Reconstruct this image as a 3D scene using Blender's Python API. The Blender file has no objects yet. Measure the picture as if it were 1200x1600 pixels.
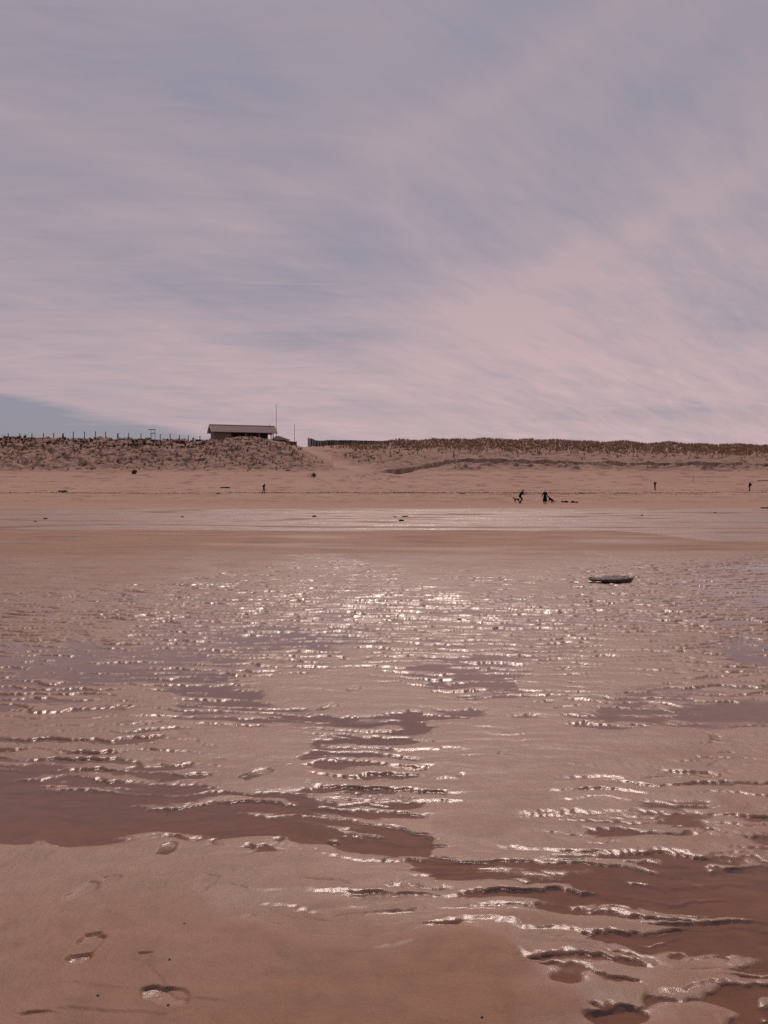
import bpy, bmesh, math, random
import numpy as np
from mathutils import Vector, Matrix

random.seed(7)
RNG = np.random.default_rng(11)
R = math.radians
scene = bpy.context.scene
COL = scene.collection

# ------------------------------------------------------------------ camera, world, sun, exposure
EYE = 1.6
FPX = 1400.0                       # focal length in pixels of the 1200 x 1600 photograph
PITCH = math.atan(33 / FPX)
CP, SP = math.cos(PITCH), math.sin(PITCH)

cam_d = bpy.data.cameras.new('camera')
cam_d.sensor_fit = 'VERTICAL'
cam_d.sensor_height = 24.0
cam_d.lens = FPX / 1600 * 24.0
cam_d.clip_start = 0.05
cam_d.clip_end = 30000
cam = bpy.data.objects.new('camera', cam_d)
COL.objects.link(cam)
cam.location = (0, 0, EYE)
cam.rotation_euler = (math.pi / 2 - PITCH, 0, 0)
scene.camera = cam

SUN_EL, SUN_AZ = R(50), R(2.5)
SUN_STRENGTH = 2.6
SUN_COLOR = (1.0, 0.81, 0.73)
SKY_STRENGTH = 0.1
EXPOSURE = 0.0

sun_d = bpy.data.lights.new('sun', 'SUN')
sun_d.energy = SUN_STRENGTH
sun_d.angle = R(0.6)
sun_d.color = SUN_COLOR
sun = bpy.data.objects.new('sun', sun_d)
COL.objects.link(sun)
sdir = Vector((math.sin(SUN_AZ) * math.cos(SUN_EL), math.cos(SUN_AZ) * math.cos(SUN_EL), math.sin(SUN_EL)))
sun.rotation_euler = sdir.to_track_quat('Z', 'Y').to_euler()
sun.location = (0, 60, 60)

scene.view_settings.view_transform = 'Standard'
scene.view_settings.look = 'None'
scene.view_settings.gamma = 1
scene.view_settings.exposure = EXPOSURE
scene.view_settings.use_curve_mapping = False
scene.cycles.use_denoising = False
scene.cycles.sample_clamp_indirect = 4
scene.cycles.max_bounces = 6
scene.cycles.transparent_max_bounces = 8


class NT:
    """small helper for node trees"""
    def __init__(self, tree):
        self.t = tree
        tree.nodes.clear()

    def n(self, typ, **kw):
        nd = self.t.nodes.new(typ)
        for k, v in kw.items():
            if k == 'ins':
                for i, val in v.items():
                    if hasattr(val, 'links') and hasattr(val, 'is_output'):
                        self.t.links.new(val, nd.inputs[i])
                    else:
                        nd.inputs[i].default_value = val
            else:
                setattr(nd, k, v)
        return nd

    def math(self, op, a, b=0.0, c=None, clamp=False):
        ins = {0: a, 1: b}
        if c is not None:
            ins[2] = c
        return self.n('ShaderNodeMath', operation=op, use_clamp=clamp, ins=ins).outputs[0]

    def mix(self, f, a, b, blend='MIX', clamp=False):
        nd = self.n('ShaderNodeMix', data_type='RGBA', blend_type=blend)
        nd.clamp_result = clamp
        for i, v in ((0, f), (6, a), (7, b)):
            if hasattr(v, 'is_output'):
                self.t.links.new(v, nd.inputs[i])
            else:
                nd.inputs[i].default_value = v if i == 0 else ((*v, 1) if len(v) == 3 else v)
        return nd.outputs[2]

    def noise(self, vec, scale, detail=3, rough=0.5, dist=0.0, dim='3D'):
        nd = self.n('ShaderNodeTexNoise', noise_dimensions=dim,
                    ins={'Scale': scale, 'Detail': detail, 'Roughness': rough, 'Distortion': dist})
        self.t.links.new(vec, nd.inputs['Vector'])
        return nd.outputs[0]

    def ramp(self, v, lo, hi, smooth=True):
        nd = self.n('ShaderNodeMapRange', interpolation_type='SMOOTHSTEP' if smooth else 'LINEAR',
                    ins={0: v, 1: lo, 2: hi, 3: 0.0, 4: 1.0})
        return nd.outputs[0]


# ---- sky: physical sky seen through a thin, streaky veil of cirrus
world = bpy.data.worlds.new('World')
scene.world = world
world.use_nodes = True
w = NT(world.node_tree)
sky = w.n('ShaderNodeTexSky', sky_type='NISHITA')
sky.sun_disc = False
sky.sun_elevation = SUN_EL
sky.sun_rotation = SUN_AZ
sky.air_density = 1.0
sky.dust_density = 1.5
geo = w.n('ShaderNodeTexCoord')
sep = w.n('ShaderNodeSeparateXYZ')
w.t.links.new(geo.outputs['Generated'], sep.inputs[0])
dx, dy, dz = sep.outputs
az = w.math('ARCTAN2', dx, dy)
el = w.math('ARCSINE', dz)
zz = w.math('ADD', w.math('ABSOLUTE', dz), 0.16)
cu = w.math('DIVIDE', dx, zz)
cv = w.math('DIVIDE', dy, zz)


def sky_vec(ang, sx, sy, off):
    c, s = math.cos(ang), math.sin(ang)
    a = w.math('ADD', w.math('MULTIPLY', cu, c * sx), w.math('MULTIPLY', cv, s * sx))
    b = w.math('ADD', w.math('MULTIPLY', cu, -s * sy), w.math('MULTIPLY', cv, c * sy))
    nd = w.n('ShaderNodeCombineXYZ', ins={0: a, 1: b, 2: off})
    return nd.outputs[0]


n_big = w.noise(sky_vec(0.5, 0.8, 0.9, 3.1), 1.15, 3, 0.5, 0.6)
n_str = w.noise(sky_vec(0.95, 0.45, 2.3, 7.7), 1.5, 6, 0.6, 0.5)
n_hor = w.noise(sky_vec(0.12, 0.45, 1.5, 1.3), 2.1, 5, 0.55, 0.6)
n_f1 = w.noise(sky_vec(0.85, 0.9, 2.9, 5.3), 4.5, 7, 0.64, 0.5)
n_f2 = w.noise(sky_vec(0.15, 0.8, 2.6, 9.3), 4.2, 7, 0.64, 0.7)
side = w.ramp(w.math('ADD', az, w.math('MULTIPLY', n_big, 0.5)), 0.10, 0.42)
n_fine = w.math('ADD', w.math('MULTIPLY', n_f1, side), w.math('MULTIPLY', n_f2, w.math('SUBTRACT', 1.0, side)))
wob = w.math('MULTIPLY', w.math('SUBTRACT', n_hor, 0.5), 0.18)


def ang_of(px, py):
    u, v = (px - 600) / FPX, (800 - py) / FPX
    d = Vector((u, CP + v * SP, -SP + v * CP)).normalized()
    return math.atan2(d.x, d.y), math.asin(d.z)


def patch(px, py, rx, ry, rot, amount):
    """an elliptical thinning (or thickening) of the veil in a given direction of the sky"""
    a0, e0 = ang_of(px, py)
    da = w.math('SUBTRACT', w.math('ADD', az, w.math('MULTIPLY', wob, 0.6)), a0)
    de = w.math('SUBTRACT', w.math('ADD', el, w.math('MULTIPLY', wob, 0.25)), e0)
    c, s = math.cos(rot), math.sin(rot)
    p = w.math('MULTIPLY', w.math('ADD', w.math('MULTIPLY', da, c), w.math('MULTIPLY', de, s)), FPX / rx)
    q = w.math('MULTIPLY', w.math('ADD', w.math('MULTIPLY', da, -s), w.math('MULTIPLY', de, c)), FPX / ry)
    d2 = w.math('ADD', w.math('MULTIPLY', p, p), w.math('MULTIPLY', q, q))
    g = w.math('POWER', 2.718, w.math('MULTIPLY', d2, -1.0))
    return w.math('MULTIPLY', g, amount)


veil = w.math('ADD', w.math('MULTIPLY', n_big, 0.35), w.math('MULTIPLY', n_str, 0.55))
veil = w.math('ADD', veil, w.math('MULTIPLY', n_hor, 0.40))
veil = w.math('ADD', veil, w.math('MULTIPLY', n_fine, 0.62))
veil = w.math('ADD', veil, w.math('MULTIPLY', el, -0.42))
veil = w.math('ADD', veil, -0.22)
for args in ((780, 25, 150, 60, 0.45, -0.24), (90, 110, 260, 50, 0.0, -0.12), (400, 110, 130, 60, 0.2, -0.13),
             (560, 370, 150, 70, 0.25, -0.22), (420, 440, 220, 50, 0.05, -0.16), (500, 530, 130, 22, 0.0, -0.16),
             (150, 290, 180, 40, -0.1, -0.12), (1090, 130, 200, 40, 0.35, -0.13), (740, 340, 60, 60, 0.0, -0.12),
             (1150, 500, 120, 40, 0.3, -0.05), (1020, 640, 170, 14, 0.0, -0.16), (560, 640, 120, 10, 0.0, -0.14),
             (880, 440, 330, 60, 0.5, 0.14), (820, 110, 330, 26, 0.42, 0.16), (1050, 330, 300, 22, 0.40, 0.14), (640, 320, 14, 90, 0.5, 0.10), (800, 570, 330, 60, 0.1, 0.07),
             (100, 340, 200, 40, 0.1, 0.10), (100, 200, 250, 35, 0.0, 0.10), (650, 205, 180, 40, 0.0, 0.08),
             (250, 560, 260, 50, 0.0, 0.12)):
    veil = w.math('ADD', veil, patch(*args))
# the clear blue wedge low on the left: below a line that falls towards the right
a0, e0 = ang_of(0, 612)
a1, e1 = ang_of(330, 680)
line = w.math('ADD', w.math('MULTIPLY', w.math('SUBTRACT', az, a0), (e1 - e0) / (a1 - a0)), e0)
under = w.math('SUBTRACT', w.math('ADD', line, w.math('MULTIPLY', wob, 0.16)), el)
wedge = w.math('MULTIPLY', w.ramp(under, -0.004, 0.014), w.ramp(az, a1 + 0.06, a1 - 0.05))
veil = w.math('SUBTRACT', veil, w.math('MULTIPLY', wedge, 0.62))
cover = w.ramp(veil, 0.24, 0.86, False)
# contrail: a short thin bright line
c0, ce0 = ang_of(365, 442)
c1, ce1 = ang_of(575, 443)
cline = w.math('ABSOLUTE', w.math('SUBTRACT', el, (ce0 + ce1) / 2 - 0.0002))
trail = w.math('MULTIPLY', w.ramp(cline, 0.0014, 0.0002), w.math('MULTIPLY', w.ramp(az, c0 - 0.005, c0 + 0.03), w.ramp(az, c1 + 0.005, c1 - 0.06)))
cover = w.math('ADD', cover, w.math('MULTIPLY', trail, w.math('ADD', w.math('MULTIPLY', n_fine, 0.5), -0.05)))
low = w.ramp(el, 0.42, 0.0)
K = 1 / SKY_STRENGTH
blue = w.mix(0.10, (0.248 * K, 0.233 * K, 0.298 * K), sky.outputs[0])
toward = w.math('MAXIMUM', w.math('COSINE', w.math('SUBTRACT', az, 0.22)), 0.0)
low = w.math('MULTIPLY', low, w.math('ADD', .35, w.math('MULTIPLY', w.math('POWER', toward, 6.0), .65)))
cloud = w.mix(low, (0.405 * K, 0.338 * K, 0.378 * K), (0.62 * K, 0.45 * K, 0.46 * K))
col = w.mix(w.math('MINIMUM', cover, 1.0), blue, cloud)
bg = w.n('ShaderNodeBackground', ins={0: col, 1: SKY_STRENGTH})
wo = w.n('ShaderNodeOutputWorld', ins={0: bg.outputs[0]})

# ------------------------------------------------------------------ helpers
_NS = {}


def pn(x, y, seed):
    """2-D gradient noise, about -1..1"""
    if seed not in _NS:
        r = np.random.default_rng(seed)
        p = r.permutation(512)
        a = r.uniform(0, 2 * np.pi, 512)
        _NS[seed] = (np.concatenate([p, p]), np.cos(a), np.sin(a))
    p, gx, gy = _NS[seed]
    x = np.asarray(x, dtype=np.float64)
    y = np.asarray(y, dtype=np.float64)
    xi, yi = np.floor(x).astype(np.int64), np.floor(y).astype(np.int64)
    xf, yf = x - xi, y - yi
    u = xf * xf * xf * (xf * (xf * 6 - 15) + 10)
    v = yf * yf * yf * (yf * (yf * 6 - 15) + 10)

    def g(ix, iy, fx, fy):
        h = p[(p[ix & 511] + iy) & 511]
        return gx[h] * fx + gy[h] * fy
    n00 = g(xi, yi, xf, yf)
    n10 = g(xi + 1, yi, xf - 1, yf)
    n01 = g(xi, yi + 1, xf, yf - 1)
    n11 = g(xi + 1, yi + 1, xf - 1, yf - 1)
    a = n00 + u * (n10 - n00)
    b = n01 + u * (n11 - n01)
    return (a + v * (b - a)) * 1.45


def ss(a, b, x):
    t = np.clip((x - a) / (b - a), 0, 1)
    return t * t * (3 - 2 * t)


def ray(px, py):
    u, v = (px - 600) / FPX, (800 - py) / FPX
    return u, CP + v * SP, -SP + v * CP


def flat(px, py, z=0.0):
    """the point of the level z that the photograph shows at a pixel"""
    u, f, d = ray(px, py)
    t = (z - EYE) / d
    return u * t, f * t


def zat(py, Y):
    """height of a point that the photograph shows at row py, Y metres away"""
    u, f, d = ray(600, py)
    return EYE + d / f * Y


def xat(px, Y):
    return (px - 600) / FPX * Y / CP


# ------------------------------------------------------------------ terrain
# level of the sand over the standing water (cm) and strength of the ripples, surveyed over the flat
SURVEY = [
    (50, 1590, 2.0, .1), (200, 1400, 2, .05), (100, 1345, 1.6, .1), (300, 1345, 1.4, .3), (450, 1375, 1.3, .45), (20, 1340, 1.5, .1),
    (400, 1500, 2, .05), (600, 1550, 2, .05), (750, 1500, 1.8, .1), (500, 1440, 1.2, .6), (560, 1360, .7, .8), (20, 1450, 2, .1),
    (300, 1590, 1.8, .1), (850, 1580, 1.4, .35), (450, 1590, 2, .05), (700, 1590, 2, .05), (150, 1500, 2, 0.05),
    (0, 1250, -1.3, .3), (0, 1300, -1.0, .1), (150, 1280, -.9, .35), (340, 1290, -.7, .7), (450, 1295, -.6, .9), (600, 1325, -.7, .9),
    (700, 1370, -.7, .9), (850, 1370, -.8, .8), (950, 1390, -.8, .9), (1100, 1400, -1.0, .7), (1190, 1440, -1.0, .6),
    (1190, 1330, -.5, 1.0), (900, 1420, -.6, 1.0), (1000, 1470, -.3, 1.2), (1150, 1480, -1, .8), (930, 1500, .5, 1.2),
    (1100, 1530, .4, .9), (1190, 1560, -.7, .8), (1000, 1575, .5, .8), (780, 1440, .2, 1.2), (650, 1400, .3, 1.1),
    (850, 1480, .6, 1.1), (1190, 1600, -.6, .7), (1100, 1590, 1.0, .5),
    (750, 1290, 1.6, .2), (800, 1230, 1.8, .2), (850, 1170, 1.4, .4), (1000, 1170, 1.5, .35), (700, 1230, .9, .9), (950, 1250, 1.0, .8),
    (1150, 1250, 1.0, .7), (1060, 1225, .8, .8), (1000, 1285, .1, 1.0), (1150, 1300, .4, 1.0), (900, 1315, .5, 1.0),
    (1050, 1262, -.4, .5), (830, 1320, .9, .8), (720, 1325, .8, .8),
    (600, 1260, .1, 1.1), (520, 1265, -.1, 1.0), (620, 1200, .2, 1.1), (690, 1180, 1.0, .7), (440, 1260, -.8, .7),
    (100, 1225, -.6, .8), (250, 1235, -.6, .8), (400, 1208, .6, .6), (200, 1180, -.2, 1), (50, 1170, .1, 1.1), (120, 1120, .7, .9),
    (50, 1130, .8, 1), (200, 1100, .5, .9), (330, 1165, .5, .7), (420, 1160, .9, .4), (520, 1170, -.6, .6), (600, 1140, -.4, .7),
    (660, 1130, -.6, .4), (500, 1135, -.6, .6), (400, 1120, -.5, .7), (350, 1092, -.6, .6), (280, 1060, -.6, .8), (100, 1055, -.8, .8),
    (50, 1028, -.9, .6), (150, 1023, -.9, .6), (250, 1040, -.7, .7), (20, 1080, -.4, 1.0),
    (480, 1080, 1.4, .3), (550, 1080, 1.4, .3), (620, 1090, 1.3, .3), (450, 1040, .3, .9), (560, 1050, .9, .5),
    (720, 1050, -.6, .6), (780, 1050, -.5, .7), (700, 1070, -.3, .9), (850, 1060, 1, .6), (950, 1050, 1.3, .5), (1000, 1020, 1.3, .5),
    (1100, 1040, .8, .7), (1150, 1070, .5, .9), (900, 1090, .5, 1), (1000, 1110, -.7, .6), (1150, 1115, -.8, .4), (1080, 1090, .2, .9),
    (1190, 1020, -.8, .5), (800, 1120, .9, .8), (750, 1150, 1.3, .5), (1150, 1160, .8, .6),
    (400, 1000, -.6, .9), (300, 985, -.2, 1.0), (450, 960, 0, 1.1), (600, 950, 0, 1.2), (700, 950, 0, 1.2), (800, 960, 0, 1.2),
    (650, 1000, .3, 1.1), (800, 1000, .3, 1), (900, 990, .1, 1.1), (1000, 970, .2, 1), (1100, 960, .1, 1), (1150, 990, 0, 1),
    (150, 980, .8, .7), (50, 980, .5, .8), (100, 940, .9, .7), (250, 940, .8, .8), (350, 920, .6, .8), (50, 900, 1.3, .5),
    (200, 880, 1.8, .15), (400, 858, 2, .1), (600, 850, 2.2, .1), (100, 850, 2, .1), (800, 868, 2, .15), (500, 892, .3, .8),
    (700, 880, 1.5, .3), (600, 915, .5, .8), (750, 915, 1.0, .5), (850, 905, 1.1, .4), (950, 930, .4, .9), (1100, 915, -.5, .6),
    (1150, 930, -.7, .5), (1180, 905, -.6, .5), (1050, 890, .6, .7), (1000, 860, 1, .5), (1120, 845, 1.0, .5),
]
SV = np.array(SURVEY, dtype=np.float64)
SX, SY = flat(SV[:, 0], SV[:, 1])
SA, SB = SX / SY, 1.0 / SY


def survey(X, Y):
    shp = X.shape
    X, Y = X.ravel(), np.maximum(Y.ravel(), 1.2)
    a, b = X / Y, 1.0 / Y
    a = a + 0.018 * pn(X * 2.2, Y * 2.2, 41) + 0.03 * pn(X * .7, Y * .9, 42)
    b = b * (1 + 0.03 * pn(X * 1.7, Y * 1.5, 43))
    L = np.zeros_like(a)
    A = np.zeros_like(a)
    W = np.zeros_like(a)
    ka, kb = FPX / 52.0, FPX * EYE / 20.0
    for i in range(len(SV)):
        d2 = ((a - SA[i]) * ka) ** 2 + ((b - SB[i]) * kb) ** 2
        wt = 1.0 / (0.35 + d2) ** 3
        W += wt
        L += wt * SV[i, 2]
        A += wt * SV[i, 3]
    return (L / W).reshape(shp), (A / W).reshape(shp)


PRINTS = []          # (x, y, half length, half width, heading, depth cm)
for (px, py, hl, hw, hd, dep) in ((135, 1488, .115, .055, 1.5, 1.15), (128, 1397, .10, .045, 1.2, .9), (172, 1378, .05, .03, .3, .7),
                                  (262, 1327, .09, .045, 1.6, 1.6), (258, 1562, .09, .06, -.3, 1.3), (400, 1211, .13, .07, 1.0, 1.6),
                                  (552, 1078, .12, .06, 1.3, 1.4), (512, 1106, .13, .06, 1.0, 1.4), (610, 1345, .05, .03, 1, .8), (228, 1497, .03, .012, .1, .9),
                                  (60, 1592, .06, .02, .1, .5), (320, 1384, .08, .05, 1.2, .4), (785, 1178, .06, .03, 1.2, .8), (1120, 1155, .07, .05, 1.2, 1.4), (965, 1590, .10, .07, .2, 1.8)):
    x, y = flat(px, py)
    PRINTS.append((x, y, hl, hw, hd, dep))
CRACKS = []          # small scarps in the smooth sand, as polylines: points, drop cm
for pts, drop in (([(0, 1596), (110, 1580), (185, 1588), (260, 1590), (300, 1578)], .7), ([(50, 1548), (110, 1543), (200, 1552), (235, 1556)], .35),
                  ([(228, 1512), (255, 1540), (278, 1564), (330, 1570), (365, 1573)], .8), ([(460, 1374), (500, 1379), (530, 1380), (560, 1390)], 1.1),
                  ([(495, 1443), (540, 1434), (590, 1427), (690, 1425)], 1.1), ([(820, 1258), (860, 1250), (900, 1243), (945, 1238)], .6),
                  ([(930, 1220), (1000, 1218), (1060, 1214), (1145, 1214)], 1.2), ([(700, 1210), (750, 1211), (795, 1210)], 1.0),
                  ([(810, 1238), (870, 1239), (910, 1240)], .6), ([(820, 1171), (870, 1173), (930, 1176), (970, 1182)], 1.0),
                  ([(1080, 1195), (1140, 1198), (1200, 1192)], .6), ([(1090, 1290), (1150, 1292), (1210, 1292)], .8),
                  ([(150, 1004), (260, 1013), (340, 1013)], 1.0), ([(0, 1012), (80, 1003), (150, 1004)], 1.2)):
    CRACKS.append(([flat(*p) for p in pts], drop))

# crest of the dune: row of the photograph at which the sand ends, 235 m away
CREST = np.array([(-900, 692), (0, 686), (100, 687), (200, 689), (320, 690.5), (345, 689), (365, 685), (395, 684.5), (415, 688), (432, 692),
                  (455, 696), (466, 698), (484, 698.5), (510, 696.5), (560, 695), (700, 693.5), (820, 694), (1000, 699), (1200, 703), (2000, 708)], dtype=float)
CRX = np.array([xat(p, 235) for p in CREST[:, 0]])
CRZ = np.array([zat(p, 235) for p in CREST[:, 1]])
SCARP = np.array([(560, 193.0), (585, 197.0), (625, 199.5), (660, 203.5), (700, 210.5), (740, 212.5), (820, 211.5), (900, 209.5), (1000, 209),
                  (1100, 209.5), (1200, 209.5), (1500, 210)], dtype=float)
PATH = np.array([(192, 590), (200, 560), (210, 530), (220, 505), (230, 480), (240, 474), (300, 472)], dtype=float)   # Y, px


def beach_point(px, py):
    """rough ground position on the rising beach"""
    Y = np.linspace(112, 196, 400)
    zz_ = np.interp(Y, [112, 149, 170, 183, 190, 196], [0, 1.17, 1.72, 3.3, 4.5, 5.66])
    u, f, d = ray(px, py)
    i = int(np.argmin(np.abs(EYE + d / f * Y - zz_)))
    return np.array((xat(px, Y[i]), Y[i]))


TRACKS = [[beach_point(*p) for p in t_] for t_ in (
    [(493, 748), (504, 752), (516, 757), (515, 762), (508, 768)], [(540, 745), (545, 752), (556, 760), (558, 766)], [(575, 742), (600, 752), (640, 758), (700, 764), (760, 768)],
    [(585, 740), (660, 750), (760, 760)], [(405, 772), (440, 775), (490, 778)], [(600, 745), (720, 752), (860, 755)], [(690, 774), (800, 776), (940, 779)],
    [(560, 742), (600, 757), (610, 768)], [(880, 787), (760, 781), (640, 777)])]


def far_land(X, Y):
    z = np.interp(Y, [100, 112, 149, 170, 183, 190, 196], [0, 0, 1.17, 1.72, 3.3, 4.5, 5.66])
    px = 600 + X / np.maximum(Y, 1) * FPX
    zc = np.interp(X * 235 / np.maximum(Y, 1), CRX, CRZ)
    t = np.clip((Y - 196) / 39.0, 0, 1)
    e = t + 0.10 * np.sin(t * np.pi) * np.where(px < 520, 1, -0.3)
    dune = (zc - 5.66) * e
    beyond = np.maximum(Y - 235, 0)
    z = z + dune - np.minimum(beyond, 5) * .06 - beyond * 0.004
    # mound that carries the hut
    hx, hy = xat(380, 254), 254
    z = z + 1.5 * np.exp(-((X - hx) / 14) ** 2 - ((Y - hy) / 7) ** 2)
    # rough dune face, smooth beach
    rough = ss(193, 203, Y) * (1 - .6 * ss(240, 300, Y))
    pathx = np.interp(Y, PATH[:, 0], PATH[:, 1])
    onpath = np.exp(-((px - pathx) / (16 + 22 * np.clip((225 - Y) / 30, 0, 1))) ** 2) * ss(190, 198, Y)
    rough = rough * (1 - .85 * onpath)
    lump = pn(X / 7, Y / 5, 1) * .6 + pn(X / 2.6, Y / 2.2, 2) * .55 + np.abs(pn(X / 1.5, Y / 1.3, 3)) * .5 + pn(X / .8, Y / .9, 4) * .22
    z = z + rough * lump * (1 - .55 * ss(540, 640, px)) * (1 - .93 * ss(220, 230, Y) * ss(480, 520, px))
    z = z - .5 * onpath * ss(200, 210, Y) * (1 - ss(225, 236, Y))
    # eroded step in the right-hand dune, with slumped sand below
    ys = np.interp(px, SCARP[:, 0], SCARP[:, 1]) + pn(X / 4, X * 0, 5) * .8 + pn(X / 1.2, X * 0, 6) * .3
    amt = ss(565, 640, px)
    z = z + amt * (.75 + .5 * (pn(X / 6, X * 0, 9) + .5)) * (1.05 * ss(-.14, .10, Y - ys) - .8 * ss(-7, 0, Y - ys) * (1 - ss(0, 9, Y - ys)))
    sl = np.maximum(pn(X / 4, Y / 3, 8), 0) * ss(640, 760, px) * ss(196, 199, Y) * (1 - ss(205, 209, Y))
    z = z + 1.1 * sl * (1 + pn(X / 1.3, Y / 1.2, 10))
    # trodden beach and its faint lines
    tr = ss(84, 100, Y) * (1 - ss(190, 200, Y))
    z = z + tr * (pn(X / 1.1, Y / 1.4, 12) * .03 + pn(X / .5, Y / .6, 13) * .02 + pn(X / 25, Y / 3.0, 14) * .10)
    for pts in TRACKS:
        P = np.array(pts)
        d = np.full(X.shape, 9.0)
        for i in range(len(P) - 1):
            a_, b_ = P[i], P[i + 1]
            v_ = b_ - a_
            q = np.clip(((X - a_[0]) * v_[0] + (Y - a_[1]) * v_[1]) / (v_ @ v_), 0, 1)
            d = np.minimum(d, np.hypot(X - a_[0] - q * v_[0], Y - a_[1] - q * v_[1]))
        d = d + .35 * pn(X / .9, Y / 1.1, 16)
        z = z - .16 * np.exp(-(d / .45) ** 2) + .06 * np.exp(-((d - .8) / .35) ** 2)
    trod = np.exp(-((px - np.interp(Y, [150, 175, 192], [640, 555, 575])) / 60) ** 2) * ss(140, 160, Y) * (1 - ss(192, 200, Y))
    z = z + trod * pn(X / .8, Y / 1.0, 15) * .15
    for (yl, s, dep) in ((150.5, 21, .16), (143, 22, .05), (166, 23, .05)):
        yy = yl + pn(X / 18, X * 0, s) * 1.4 + pn(X / 3, X * 0, s + 30) * .25
        k = (Y - yy) / .55
        z = z + tr * dep * (1.0 + .5 * pn(X / 2.2, X * 0, s + 60)) * (np.exp(-(k + .6) ** 2) * -.7 + np.exp(-(k - .8) ** 2) * .8)
    return z


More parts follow.
